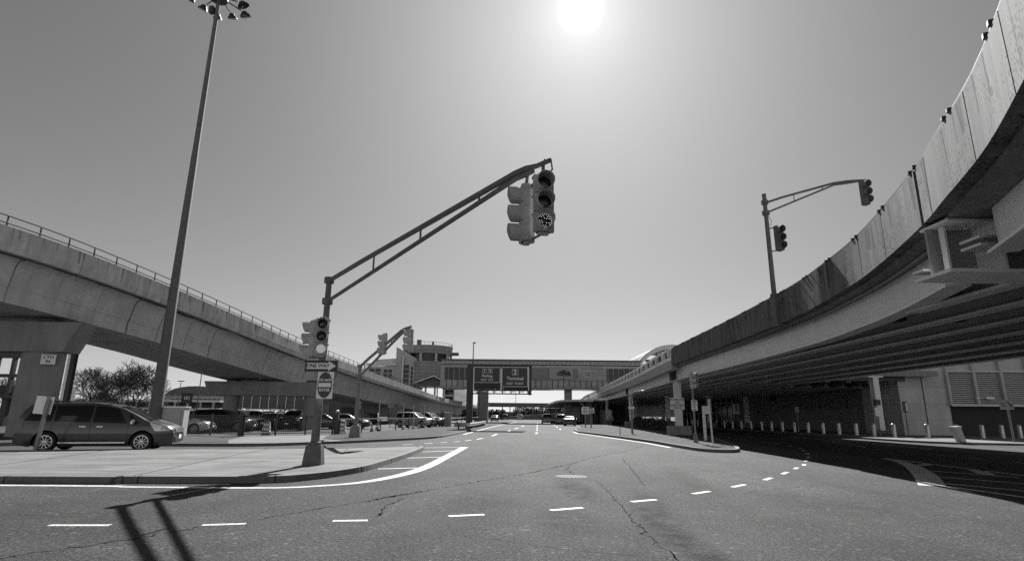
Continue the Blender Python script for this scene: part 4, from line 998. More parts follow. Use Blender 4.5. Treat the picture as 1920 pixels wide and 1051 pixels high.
# bollards along the terminal kerb
bpath = Path(crom([(44.5, 48.6, .14), (39.9, 46.9, .14), (36, 46.0, .14), (33.4, 45.8, .14), (31.6, 46.3, .14), (30.75, 47.6, .14), (30.6, 50.5, .14), (30.5, 56, .14), (30.2, 66, .14), (30.4, 86, .14), (31, 108, .14)], 8))
bs = [(0.6), 2.8, 5.0, 7.1, 9.5, 11.9, 14.2, 16.2, 18.6]
while bs[-1] < bpath.L - 3: bs.append(bs[-1] + (2.6 if len(bs) < 16 else 3.1))
b0 = None
for i, s in enumerate(bs[:26]):
    p = bpath.at(s); lb = 'round steel bollard on the terminal kerb, %s from the right' % ORD[i]
    if b0 is None:
        b0 = root('bollard', lb, 'bollard', (p.x, p.y, .14), 0, 'steel bollards along the terminal kerb'); ob = b0
        MB().lathe([(.165, 0), (.165, .98), (.15, 1.04), (.1, 1.08), (.001, 1.09)], 18).build('shaft', 'bollard', b0, True, world=False)
        MB().lathe([(.2, 0), (.2, .03), (.17, .04)], 18, cap=False).build('collar', 'bollard', b0, True, world=False)
    else:
        ob = b0.copy(); COL.objects.link(ob); ob.location = (p.x, p.y, .14); ob['label'] = lb
        for c in b0.children:
            d = c.copy(); COL.objects.link(d); d.parent = ob
tb = root('litter_bin', 'battered pale litter bin leaning at the kerb among the bollards', 'litter bin', (30.0, 38.9, .14), R(10))
MB().vprism([(-.36, .92), (.14, .97), (.4, .0), (.02, 0)], -.2, .2).build('body', 'sig', tb, world=False); MB().beam((-.42, 0, .95), (.2, 0, 1.0), .46, .06, (0, 0, 1)).build('lid', 'bright', tb, world=False)
asn = root('arrow_sign', 'grey sign with black diagonal arrow on a post by the louvred wall', 'road sign', (34.3, 39.5, .14))
MB().tube([(34.3, 39.55, .14), (34.3, 39.55, 2.4)], .065, 10).build('post', 'galv', asn, True)
MB().box((34.2, 39.5, 2.62), (.98, .03, .66)).build('panel', 'signgrey', asn)
MB().vprism([(34.22 + a, 2.64 + b) for a, b in ((.0, .16), (.06, .2), (.26, -.02), (.31, .05), (.36, -.18), (.13, -.11), (.2, -.07))], 39.48, 39.47).build('arrow', 'ink', asn)
for z in (.08, -.08): MB().box((33.96, 39.48, 2.62 + z), (.3, .008, .07)).build('text_line', 'ink', asn)
def tsign(x, y, zt_, w, h, label, mat='signw'):
    r = root('post_sign', label, 'road sign', (x, y, .14)); MB().tube([(x, y + .05, .1), (x, y + .05, zt_)], .05, 8).build('post', 'galv', r, True); MB().box((x, y, zt_ - h / 2), (w, .03, h)).build('panel', mat, r); return r
r = tsign(31.0, 79, 3.35, .85, 1.3, 'white sign with dark ring and arrow in front of the glass entrance')
MB().vprism([(31.0 + .26 * math.cos(a * PI / 10), 3.0 + .26 * math.sin(a * PI / 10)) for a in range(20)], 78.97, 78.96).build('ring', 'ink', r); MB().box((31.0, 78.955, 3.0), (.36, .006, .1)).build('bar', 'signw', r)
MB().vprism([(31.0 + a, 2.35 + b) for a, b in ((-.22, .05), (-.1, -.12), (.25, .2), (.2, .27), (-.1, .02), (-.16, .1))], 78.97, 78.96).build('tick', 'ink', r)
for k in range(2): MB().box((31, 78.96, 2.64 - k * .1), (.5, .006, .05)).build('text_line', 'ink', r)
tsign(30.4, 61, 2.75, .42, .6, 'small pale sign on a post before the shaded panel wall', 'signgrey')
ps = tsign(32.6, 51, 2.55, .5, .75, 'white notice below a dark crossing signal beside the tall steel column')
MB().box((32.65, 51, 3.0), (.45, .25, .5)).build('crossing_signal', 'dark', ps)
r = tsign(35.9, 52.2, 3.15, .42, 1.0, 'narrow dark sign on a post against the corner panels', 'signd'); MB().box((36.02, 52.18, 2.65), (.12, .008, .75)).build('stripe', 'signw', r)

# ------------------------------------------------------------------ terminal building on the right
tb_ = root('terminal_building', 'long terminal building with panelled walls and louvres behind the bollards', 'terminal building', (37, 54, 0))
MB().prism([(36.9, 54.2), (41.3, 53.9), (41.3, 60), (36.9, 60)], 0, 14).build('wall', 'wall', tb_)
MB().prism([(41.32, 53.9), (90, 50.9), (90, 60), (41.32, 60)], 6.0, 14).build('upper_wall', 'stone', tb_)
MB().prism([(41.32, 54.6), (90, 51.6), (90, 60), (41.32, 60)], 0, 2.9).build('brick_wall', 'brick', tb_)
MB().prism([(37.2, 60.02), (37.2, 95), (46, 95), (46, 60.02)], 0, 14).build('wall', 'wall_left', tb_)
MB().prism([(37.05, 95.02), (38.2, 128), (46, 128), (46, 95.02)], 0, 14).build('glass_front', 'glass', tb_)
mu = MB()
for k in range(12): mu.box((37.0 + k * .1, 96 + k * 2.8, 2.6), (.12, .12, 5.2))
for z in (2.4, 4.0): mu.beam((37.0, 95.2, z), (38.1, 127.5, z), .1, .1)
mu.build('mullions', 'signback', tb_)
sx0, sy0 = 41.32, 53.8; sdx, sdy = 1, -3.0 / 45.6
for k in range(10):
    x = sx0 + k * 2.45; y = sy0 + sdy * (x - sx0)
    lv = MB(); yy = y + sdy * 1.2
    for q in range(17):
        z = 2.98 + q * .177
        lv.add([(x + .12, y + .02, z), (x + 2.3, y + 2.18 * sdy + .02, z), (x + 2.3, y + 2.18 * sdy + .14, z + .1), (x + .12, y + .14, z + .1), (x + .12, y + .0, z - .03), (x + 2.3, y + 2.18 * sdy + .0, z - .03)], [(0, 1, 2, 3), (4, 5, 1, 0)])
    lv.build('louvre_panel', 'louver', tb_)
    MB().box((x, y - .06, 8.5 if k else 8.5), (.24, .3, 11.2)).build('pilaster', 'stone', tb_)
MB().prism([(41.32, 54.3), (90, 51.3), (90, 52), (41.32, 55)], 2.9, 6.0).build('louvre_backing', 'black', tb_)
MB().beam((41.3, 53.72, 2.88), (70, 52.05, 2.88), .25, .16).build('sill', 'louver', tb_)
MB().beam((41.3, 53.72, 6.02), (70, 52.05, 6.02), .25, .12).build('head_trim', 'louver', tb_)
pl = MB()
for x in (39.1,): pl.box((x, 54.2 - (x - 36.9) * .066 + .02, 7), (.1, .1, 13.8))
pl.build('joint', 'dark', tb_)
for k in range(6):
    y = 61.5 + k * 2.9; lv = MB()
    for q in range(14):
        z = 2.75 + q * .19; lv.add([(37.18, y, z), (37.18, y + 2.5, z), (37.06, y + 2.5, z - .1), (37.06, y, z - .1)], [(0, 1, 2, 3)])
    lv.build('louvre_panel', 'girder_dark', tb_)
MB().box((37.05, 80.8, 4.3), (.3, 1.3, .9)).build('vent_box', 'black', tb_)
for x in (43.5, 48.4): MB().beam((x, 53.45, 3.55), (x + 1.0, 53.38, 3.55), .06, .05).box((x + 1.2, 53.3, 3.55), (.75, .2, .16)).build('wall_lamp', 'signback', tb_)

# ------------------------------------------------------------------ shrubs, trees
def leafy(rnd, c, r, n, sz, mb):
    for _ in range(n):
        d = Vector((rnd.gauss(0, 1), rnd.gauss(0, 1), rnd.gauss(0, 1))).normalized() * (rnd.random() ** .4)
        p = Vector(c) + Vector((d.x * r[0], d.y * r[1], d.z * r[2])); a = Vector((rnd.gauss(0, 1), rnd.gauss(0, 1), rnd.gauss(0, 1))).normalized(); b = a.orthogonal().normalized() * sz * rnd.uniform(.5, 1.3); a = a * sz * rnd.uniform(.5, 1.3)
        mb.add([p - a, p + b * .6, p + a, p - b * .6], [(0, 1, 2, 3)])
rnd = random.Random(5)
for i in range(9):
    x, y = 16.2 + i * .72, 63 + i * 6; mb = MB(); leafy(rnd, (x, y, .8), (1.6, 1.6, .75), 420, .14, mb)
    sh = root('shrub', 'dark clipped shrub in the hedge row under the overpass, %s from the near column' % ORD[i], 'shrub', (x, y, .1), 0, 'shrubs under the overpass')
    mb.build('foliage', 'shrub', sh); MB().tube([(x, y, .1), (x, y, .7)], .06, 6).build('stem', 'bark', sh)
def bare_tree(x, y, h, seed, label, spread=1., depth=6):
    rnd = random.Random(seed); r = root('bare_tree', label, 'tree', (x, y, 0), 0, 'bare trees beyond the left lot')
    tr, cr = MB(), MB()
    def grow(p, d, l, rad, lev):
        q = p; n = 3; pts = [p]; rads = [rad]
        for k in range(n):
            d = (d + Vector((rnd.gauss(0, .13), rnd.gauss(0, .13), rnd.gauss(.03, .08)))).normalized(); q = q + d * l / n; pts.append(q); rads.append(rad * (1 - .3 * (k + 1) / n))
        (tr if lev < 2 else cr).tube(pts, [max(q_, .02) for q_ in rads], 6 if lev < 2 else 3, False)
        if lev >= depth: return
        for k in range(rnd.choice((2, 3, 3)) if lev else 5):
            a = rnd.uniform(0, 2 * PI); ph = rnd.uniform(.3, .75) * spread
            u = d.orthogonal().normalized(); v = d.cross(u); nd = (d * math.cos(ph) + (u * math.cos(a) + v * math.sin(a)) * math.sin(ph)).normalized()
            grow(pts[rnd.choice((2, 3, 3))], nd, l * rnd.uniform(.72, .9), rads[-1] * rnd.uniform(.6, .78), lev + 1)
    grow(Vector((x, y, 0)), Vector((0, 0, 1)), h * .22, h * .03, 0)
    tr.build('trunk', 'bark', r, True); cr.build('crown', 'bark', r)
    return r
bare_tree(-55.0, 75, 9.4, 3, 'bare spreading tree, left of the pair beside the light mast', 1.1, 7)
bare_tree(-50.3, 76, 9.2, 8, 'bare spreading tree, right of the pair beside the light mast', 1.1, 7)
bare_tree(-52.9, 79, 8.8, 13, 'bare spreading tree standing between and behind the pair', 1.15, 7)
bare_tree(-64.0, 72, 6.5, 21, 'bare tree glimpsed left of the thick pier', 1.1, 6)
bare_tree(-60.5, 84, 6.0, 31, 'low bare tree behind the pale notice board', 1.2, 6)
rnd = random.Random(9)
for i in range(14):
    x, y = -70 + i * 2.4, 88 + rnd.uniform(-5, 5); mb = MB(); leafy(rnd, (x, y, 1.0), (2.2, 1.6, 1.3), 260, .2, mb)
    b = mb.build('brush', 'brush'); b['label'] = 'dry scrub below the bare trees, clump %s from the left' % ORD[i]; b['category'] = 'scrub'; b['group'] = 'dry scrub beyond the lot'
for i in range(5):
    x, y = -46 + i * 3.2, 118 + rnd.uniform(-4, 4); mb = MB(); leafy(rnd, (x, y, 1.4), (2.4, 1.6, 1.7), 240, .25, mb)
    b = mb.build('brush', 'brush'); b['label'] = 'dry scrub under the glass walkway, clump %s from the left' % ORD[i]; b['category'] = 'scrub'; b['group'] = 'dry scrub beyond the lot'

# ------------------------------------------------------------------ far left background
ft = root('distant_terminal', 'low distant terminal with shallow arched roof beyond the parking lot', 'terminal building', (-137, 250, 0))
MB().box((-137, 254, 4.4), (30, 10, 8.8)).build('wall', 'stone', ft)
MB().vprism([(-137 + 13 * math.cos(PI * k / 12), 8.6 + 4 * math.sin(PI * k / 12)) for k in range(13)], 248, 260).build('roof', 'roofm', ft)
wn = MB()
for k in range(11): wn.box((-147 + k * 2, 248.9, 6.2), (1.4, .3, 2.2))
wn.build('windows', 'glass', ft)
pg_ = root('parking_garage', 'long low parking deck with pale bands on the far left', 'parking garage', (-140, 200, 0))
for z in (2.6, 5.2): MB().box((-128, 200, z), (60, 14, .7)).build('floor_band', 'clad', pg_)
MB().box((-128, 203, 2.4), (59, 8, 4.8)).build('interior', 'dark', pg_)
for k in range(14): MB().box((-156 + k * 4.3, 193.3, 2.5), (.5, .5, 5)).build('column', 'stone', pg_)
gw2 = root('glass_walkway', 'raised dark glazed walkway on posts behind the straddle bent', 'walkway', (-52, 130, 0))
MB().box((-46, 132, 4.1), (34, 4, 3.6)).build('glazing', 'glass', gw2)
mu = MB()
for k in range(18): mu.box((-62.6 + k * 1.95, 129.9, 4.1), (.14, .14, 3.7))
for z in (2.35, 5.95): mu.box((-46, 129.9, z), (34, .2, .25))
mu.build('mullions', 'signback', gw2)
for x in (-60, -50, -41, -33): MB().box((x, 131, 1.1), (.6, .6, 2.3)).build('post', 'dark', gw2)
sb = root('service_block', 'dark ground level block in the shade beneath the guideway', 'building', (-34, 112, 0))
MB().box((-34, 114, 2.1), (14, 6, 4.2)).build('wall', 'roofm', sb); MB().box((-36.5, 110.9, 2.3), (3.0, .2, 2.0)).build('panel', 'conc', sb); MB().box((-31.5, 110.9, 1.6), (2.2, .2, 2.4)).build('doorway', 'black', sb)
fb = root('steel_footbridge', 'dark steel footbridge glimpsed left of the thick pier', 'footbridge', (-55, 60, 0))
f_ = MB()
for z in (3.0, 5.15, 7.3): f_.box((-58, 60, z), (16, .5, .35 if z < 7 else .6))
for k in range(9): f_.box((-65 + k * 1.75, 60, 5.1), (.35, .35, 4.4))
f_.box((-58, 62, 3.6), (16, 2, 1.2)); f_.build('truss', 'dark', fb)
for x in (-63, -53.2): MB().box((x, 60.6, 1.5), (.6, .6, 3)).build('post', 'dark', fb)
dp_ = root('sign_pole', 'tall dark square pole with pale edge right of the thick pier', 'pole', (-31.1, 40.2, 0))
MB().box((-31.15, 40.2, 3.2), (.3, .3, 6.4)).build('shaft', 'dark', dp_); MB().box((-31.42, 40.15, 3.2), (.2, .2, 6.4)).build('edge_trim', 'bright', dp_)
for i, (x, y, h, lb) in enumerate(((-65.5, 120, 10.5, 'thin lamp pole above the distant arched roof'), (-87, 150, 9.5, 'twin headed lamp pole left of the distant arched roof'), (-108, 170, 8.5, 'short far lamp pole nearest the tall light mast'), (2.0, 235, 14, 'thin far lamp pole above the distant overpass'), (-6.2, 112, 6.5, 'lamp pole beside the walkway column'))):
    r = root('lamp_pole', lb, 'lamp post', (x, y, 0), 0, 'far lamp poles'); MB().tube([(x, y, 0), (x, y, h)], [.14, .08], 6).build('pole', 'mast', r, True); MB().box((x, y, h), (1.6, .3, .2)).build('lamp', 'dark', r)

# ------------------------------------------------------------------ pedestrian bridge
pb = root('pedestrian_bridge', 'enclosed pedestrian bridge with banners spanning the road', 'pedestrian bridge', (6, 120, 0))
X0, X1, Y0 = -14.8, 27.6, 120.
MB().box(((X0 + X1) / 2, Y0 + 3, 9.9), (X1 - X0, 5.8, 5.9)).build('body', 'dark', pb)
MB().box(((X0 + X1) / 2, Y0 + 2.8, 12.98), (X1 - X0 + .4, 6.6, .22)).build('roof', 'roofm', pb)
rb = MB()
nr = 150
for k in range(nr):
    x = X0 + (X1 - X0) * (k + .5) / nr; rb.add([(x - .09, Y0 - .32, 12.05), (x + .09, Y0 - .32, 12.05), (x + .09, Y0 - .05, 12.86), (x - .09, Y0 - .05, 12.86), (x - .07, Y0 - .1, 12.05), (x + .07, Y0 - .1, 12.05), (x + .07, Y0 + .08, 12.86), (x - .07, Y0 + .08, 12.86)], [(0, 1, 2, 3), (1, 5, 6, 2), (4, 0, 3, 7), (0, 4, 5, 1)])
rb.build('ribbed_cladding', 'clad', pb)
MB().box(((X0 + X1) / 2, Y0 - .04, 11.62), (X1 - X0, .12, .55)).build('fascia', 'tile', pb)
MB().box(((X0 + X1) / 2, Y0 - .1, 7.1), (X1 - X0, .3, .3)).build('bottom_beam', 'girder_dark', pb)
lp_ = MB()
n = 36; pw = (X1 - X0) / n
for k in range(n):
    x = X0 + pw * (k + .5); lp_.box((x, Y0 - .06, 8.02), (pw - .16, .12, 1.42))
lp_.build('lower_panels', 'tile', pb)
for x_ in (-11.0, 23.8): MB().box((x_, Y0 - .01, 10.05), (7.1, .1, 2.5)).build('window', 'glass', pb)
mu = MB()
for k in range(7): mu.box((-14.4 + k * 1.15, Y0 - .1, 10.05), (.1, .12, 2.55)); mu.box((20.5 + k * 1.15, Y0 - .1, 10.05), (.1, .12, 2.55))
mu.box((-14.5, Y0 - .1, 9.5), (.9, .14, 4.2)); mu.build('mullions', 'tile', pb)
MB().box((-1.6, Y0 - .05, 10.05), (11.6, .1, 2.5)).build('banner', 'banner', pb); MB().box((6.15, Y0 - .05, 10.05), (3.6, .1, 2.5)).build('banner', 'banner', pb)
bn = MB().box((11.1, Y0 - .06, 10.05), (6.1, .12, 2.5)).build('banner', 'banner_light', pb, label='banner printed with a broad dark tree')
MB().box((13.6, Y0 - .125, 10.25), (1.15, .01, 2.0)).build('print_shade', 'banner', bn)
MB().box((11.0, Y0 - .125, 8.95), (5.6, .01, .26)).build('print_ground', 'banner', bn)
rnd = random.Random(3); tm = MB()
for _ in range(260):
    a = rnd.uniform(0, PI); rr_ = rnd.random() ** .5
    x = 11.2 + 1.55 * rr_ * math.cos(a) + rnd.gauss(0, .05); z = 9.75 + 1.25 * rr_ * math.sin(a) + rnd.gauss(0, .1); s_ = rnd.uniform(.06, .16)
    tm.add([(x - s_, Y0 - .135, z), (x, Y0 - .135, z - s_ * .6), (x + s_, Y0 - .135, z), (x, Y0 - .135, z + s_ * .7)], [(0, 1, 2, 3)])
tm.add([(11.0, Y0 - .134, 8.95), (11.25, Y0 - .134, 8.95), (11.2, Y0 - .134, 9.9), (11.05, Y0 - .134, 9.9)], [(0, 1, 2, 3)]); tm.build('tree_print', 'banner_tree', bn)
bm = MB().box((17.2, Y0 - .06, 10.05), (6.0, .12, 2.5)).build('banner', 'tile', pb, label='pale banner with a small hexagonal black emblem')
MB().vprism([(16.4 + a, 10.2 + b) for a, b in ((-.58, 0), (-.3, .27), (.3, .27), (.58, 0), (.3, -.27), (-.3, -.27))], Y0 - .13, Y0 - .135).build('emblem', 'ink', bm)
for sx in (-1, 1): MB().vprism([(16.4 + sx * a, 10.2 + b) for a, b in ((.06, 0), (.34, .22), (.34, -.22))], Y0 - .14, Y0 - .145).build('emblem_wing', 'letter', bm)
MB().box((17.6, Y0 - .13, 10.35), (.85, .01, .16)).build('wordmark', 'banner', bm)
MB().box((16.3, Y0 - .13, 9.3), (1.8, .01, .1)).build('small_print', 'banner', bm)
MB().box((-5.9, Y0 + 1.5, 3.45), (2.2, 2.6, 6.95)).build('column', 'pier', pb); MB().box((12.2, Y0 + 2, 3.5), (1.5, 1.6, 7)).build('column', 'tower', pb)
MB().prism([(12.2 + a, Y0 - .25 + .0) for a in ()] or [(11.7, Y0 - .3), (12.9, Y0 - .3), (12.9, Y0 + .2), (11.7, Y0 + .2)], 7.0, 7.7).build('bracket', 'girder_dark', pb)

# ------------------------------------------------------------------ station building on the left
st = root('station_building', 'stone and glass station with round tower above the guideway', 'station building', (-24, 136, 0))
TX, TY, TR = -21.0, 141.5, 5.9
MB().lathe([(TR, 8.6), (TR, 14.1), (TR - .02, 14.1)], 48, (TX, TY, 0), cap=True).build('tower', 'tower', st, True)
MB().lathe([(TR - .5, 14.1), (TR - .5, 16.0)], 40, (TX, TY, 0)).build('tower_window', 'glass', st, True)
MB().lathe([(TR - .35, 15.9), (TR + .25, 16.0), (TR + .3, 16.5), (TR + .1, 16.6), (TR + .35, 17.7), (TR + .35, 17.95), (0.01, 18.0)], 48, (TX, TY, 0), cap=False).build('tower_roof', 'tower', st, True)
for k in range(10):
    a = -PI / 2 + (k - 4.5) * R(36) + R(10); MB().box((TX + (TR - .1) * math.cos(a), TY + (TR - .1) * math.sin(a), 15.05), (.55, .55, 1.95), a).build('tower_column', 'stone', st)
rr2 = MB(); 
for k in range(40):
    a = 2 * PI * k / 40; rr2.box((TX + (TR + .2) * math.cos(a), TY + (TR + .2) * math.sin(a), 18.35), (.06, .06, .8))
rr2.tube([(TX + (TR + .2) * math.cos(2 * PI * k / 40), TY + (TR + .2) * math.sin(2 * PI * k / 40), 18.7) for k in range(41)], .035, 5); rr2.build('roof_railing', 'rail', st)
for x_, y_, z_, d_ in ((TX + TR + 1.0, TY - .5, 16.3, (1.8, 1.2, .7)), (TX - 1.8, TY - 3, 18.9, (1.0, 1.0, 1.2)), (TX + 1.6, TY - 3, 18.6, (.5, .5, 1.0))): MB().box((x_, y_, z_), d_).build('roof_equipment', 'mast', st)
# gabled block in front of the tower and the left wing
MB().prism([(-33.5, 139), (-27.2, 135.2), (-24.6, 139.5), (-24.6, 147), (-33.5, 147)], 8.4, 14.6).build('wing', 'stone', st)
MB().add([(-27.6, 134.9, 7.6), (-22.3, 136.6, 7.6), (-22.3, 136.6, 14.4), (-27.6, 134.9, 17.3), (-27.6, 144, 7.6), (-22.3, 144, 7.6), (-22.3, 144, 14.4), (-27.6, 144, 17.3)], [(0, 1, 2, 3), (5, 4, 7, 6), (1, 5, 6, 2), (4, 0, 3, 7), (3, 2, 6, 7), (4, 5, 1, 0)]).build('gable_block', 'stone', st)
MB().prism([(-34.2, 134.8), (-27.65, 134.8), (-27.65, 144), (-34.2, 144)], 6.5, 12.9).build('left_wing', 'stone', st)
MB().beam((-34.5, 134.4, 13.05), (-27.4, 134.4, 13.05), .5, .5).build('cornice', 'clad', st)
def win(x0, x1, z0, z1, y0, y1, nx, nz):
    w = MB().add([(x0, y0 - .06, z0), (x1, y1 - .06, z0), (x1, y1 - .06, z1), (x0, y0 - .06, z1)], [(0, 1, 2, 3)]).build('window', 'glass', st)
    f = MB()
    for k in range(nx + 1):
        t = k / nx; f.box((x0 + (x1 - x0) * t, y0 + (y1 - y0) * t - .1, (z0 + z1) / 2), (.12, .12, z1 - z0))
    for k in range(nz + 1):
        z = z0 + (z1 - z0) * k / nz; f.beam((x0, y0 - .1, z), (x1, y1 - .1, z), .1, .1)
    f.build('window_frame', 'clad', w)
win(-33.8, -31.0, 8.2, 12.2, 134.8, 134.8, 2, 4); win(-30.4, -28.2, 8.0, 12.0, 134.8, 134.8, 2, 4); win(-26.0, -24.4, 7.7, 13.2, 135.4, 135.93, 1, 5); win(-24.2, -22.7, 7.7, 12.8, 136.0, 136.47, 2, 5)
MB().beam((-25.9, 135.1, 8.0), (-25.9, 135.1, 15.0), .35, .4).build('pilaster', 'clad', st)
cnp = MB().add([(-22.6, 133.5, 8.9), (-18.2, 133.5, 10.5), (-18.2, 139, 10.5), (-22.6, 139, 8.9), (-15.8, 133.5, 9.3), (-15.8, 139, 9.3)], [(0, 1, 2, 3), (1, 4, 5, 2)]).add([(-22.6, 133.5, 8.7), (-18.2, 133.5, 10.3), (-15.8, 133.5, 9.1), (-22.6, 133.5, 8.9), (-18.2, 133.5, 10.5), (-15.8, 133.5, 9.3)], [(0, 1, 4, 3), (1, 2, 5, 4)])
cnp.build('entrance_canopy', 'bright', st)
MB().box((-19.3, 139, 8.3), (7.0, 9, .6)).build('platform_roof', 'roofm', st)
for x in (-22.5, -20.3, -18.1, -16.0): MB().box((x, 135.6, 6.9), (.4, .4, 2.6)).build('platform_post', 'stone', st)
pr = root('platform_canopy', 'row of pale platform canopy fins above the train', 'platform canopy', (-17, 150, 5))
for k in range(12): MB().box((-17.0 + k * .12, 140 + k * 4, 8.95), (3.2, .5, .25)).build('fin', 'bright', pr)
for k in range(4): MB().box((-18.6 + k * .3, 144 + k * 12, 6.9), (.25, .25, 4)).build('post', 'dark', pr)
tr = root('guideway_train', 'white people mover train running on the guideway beneath the walkway', 'train', (-16.2, 150, 5.0), R(-3.5))
for k in range(2):
    c = MB().box((0, 6.2 + k * 13, 1.75), (2.7, 12.6, 3.1)).build('carriage', 'train', tr, world=False)
    w = MB()
    for q in range(5): w.box((1.36, 1.6 + k * 13 + q * 2.3, 2.2), (.04, 1.5, 1.0)); w.box((-1.36, 1.6 + k * 13 + q * 2.3, 2.2), (.04, 1.5, 1.0))
    w.build('windows', 'glass', c, world=False)
MB().box((0, -.12, 2.3), (2.2, .1, 1.2)).build('front_window', 'glass', tr, world=False); MB().box((0, -.1, .8), (2.2, .1, .9)).build('front_panel', 'dark', tr, world=False)

# ------------------------------------------------------------------ far centre and right background
fo = root('distant_overpass', 'distant road overpass on thin columns across the horizon', 'overpass', (16, 240, 0))
MB().box((16, 242, 5.75), (60, 8, 1.6)).build('deck', 'roofm', fo)
for k in range(14): MB().box((-3.5 + k * 3.2, 240, 2.5), (.4, .5, 5)).build('column', 'pier', fo)
MB().box((30, 244, 3.8), (30, 6, 1.4)).build('lower_beam', 'dark', fo)
er = root('approach_ramp', 'low dark ramp rising to the right beneath the distant overpass', 'ramp', (20, 215, 0))
MB().vprism([(-6, 0), (-6, .6), (8, 1.8), (40, 4.2), (40, 0)], 216, 222).build('ramp_wall', 'pier', er); MB().vprism([(-6, .62), (8, 1.82), (40, 4.22), (40, 4.6), (8, 2.2), (-6, 1.0)], 215.9, 216.1).build('ramp_rail', 'dark', er)
em = root('low_far_building', 'long low dark building closing the view beyond the distant overpass', 'building', (0, 330, 0))
MB().box((0, 332, 1.7), (150, 8, 3.4)).build('wall', 'roofm', em)
for k in range(16): MB().box((-60 + k * 8.2, 327.9, 1.7), (3.5, .2, 1.5)).build('window_strip', 'stone' if k % 3 == 0 else 'glass', em)
for kd_, mt_, x_, y_, a_, lb_ in (('van', 'cwhite', 3.2, 205, 90, 'white van far beyond the walkway on the road'), ('suv', 'cblack', 11.5, 132, 88, 'black suv beneath the canopy beyond the stopped cars'), ('sedan', 'cblack', -4.2, 150, 90, 'black car left of the road beyond the walkway column'), ('suv', 'cgrey', -7.4, 138, 85, 'grey suv beside the walkway column'), ('van', 'cblack', -1.8, 185, 90, 'black van at the far left road edge')):
    car(kd_, mt_, (x_, y_, 0), R(a_), lb_, rg, 1.05)
rnd = random.Random(17)
for i in range(7):
    x, y = -13 + i * 1.7, 168 + i * 5; mb = MB(); leafy(rnd, (x, y, 1.7), (1.4, 1.4, 1.8), 500, .3, mb); b = mb.build('shrub', 'shrub'); b['label'] = 'dark bush at the far left road edge, %s from the walkway column' % ORD[i]; b['category'] = 'bush'; b['group'] = 'bushes at the far road edge'
for i in range(6):
    x = 5 + i * 5.5; mb = MB(); leafy(rnd, (x, 300, 3.0), (4.4, 2, 3.2), 520, .55, mb); b = mb.build('shrub', 'shrub'); b['label'] = 'bushy treetop far beyond the ramp, %s from the left' % ORD[i]; b['category'] = 'bush'; b['group'] = 'treetops beyond the ramp'
cy = root('entrance_canopy', 'sweeping rounded canopy on braced column at the far terminal kerb', 'canopy', (15.8, 112, 0))
cpts = [(15.6, 108.5), (12.5, 109.5), (10.2, 114), (9.6, 122), (9.9, 150), (12, 210), (24, 210), (20.5, 150), (18.6, 114), (17.6, 109)]
cpts2 = [p[:2] for p in crom([(a, b, 0) for a, b in cpts[:4]], 6)] + cpts[4:]
MB().prism(cpts2, 4.3, 4.55).build('roof', 'girder_dark', cy)
MB().sweep([(a, b, 0) for a, b in cpts2[:20]], [(-.12, 4.22), (-.12, 4.62), (.1, 4.62), (.1, 4.22)]).build('roof_edge', 'clad', cy)
MB().add([(15.25 + a, 112 + b, z) for k, z in ((.68, 0), (.45, 4.3)) for a, b in ((-k, -k), (k, -k), (k, k), (-k, k))], [(4, 5, 6, 7), (0, 1, 5, 4), (1, 2, 6, 5), (2, 3, 7, 6), (3, 0, 4, 7)]).build('column', 'pier', cy)
MB().beam((15.2, 111.5, 5.6), (15.2, 111.5, 4.2), .25, .25).beam((15.2, 111.5, 5.6), (13.2, 110.5, 4.4), .22, .22).beam((13.2, 110.5, 4.3), (15.1, 111.6, 2.4), .22, .22).build('brace', 'clad', cy)
ct = root('shaded_terminal', 'shaded terminal frontage beneath the far canopy', 'building', (22, 165, 0))
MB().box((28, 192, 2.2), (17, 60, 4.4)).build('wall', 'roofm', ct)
for k in range(6): MB().box((19.2 + k * .1, 122 + k * 9, 2.15), (.5, .5, 4.3)).build('column', 'pier', ct)
ar = root('arched_hall', 'arched glass roofed hall rising behind the overpass parapet', 'terminal building', (46, 152, 0))
acx, acz, aR = 43.2, 8.6, 11.8
pts_o = [(acx + aR * math.cos(PI - PI * k / 24), acz + aR * math.sin(PI - PI * k / 24)) for k in range(25)]
pts_i = [(acx + (aR - 1.15) * math.cos(PI - PI * k / 24), acz + (aR - 1.15) * math.sin(PI - PI * k / 24)) for k in range(25)]
MB().vprism(pts_o + pts_i[::-1], 150, 151.4).build('arch_rib', 'clad', ar)
MB().vprism(pts_o + [(x * .999 + .02, z - .3) for x, z in pts_o[::-1]], 151.4, 175).build('roof', 'roofm', ar)
MB().box((acx, 152, 12.6), (20, .4, 2.0)).build('glazing_band', 'glass', ar); MB().box((acx, 152, 16.2), (14, .4, .6)).build('glazing_band', 'glass', ar)
mu = MB()
for k in range(9): mu.box((acx - 8 + k * 2, 151.9, 12), (.25, .25, 14 if abs(k - 4) < 3 else 9))
mu.build('mullions', 'mast', ar)
MB().box((acx, 158, 5), (22, 12, 7)).build('wall', 'stone', ar)

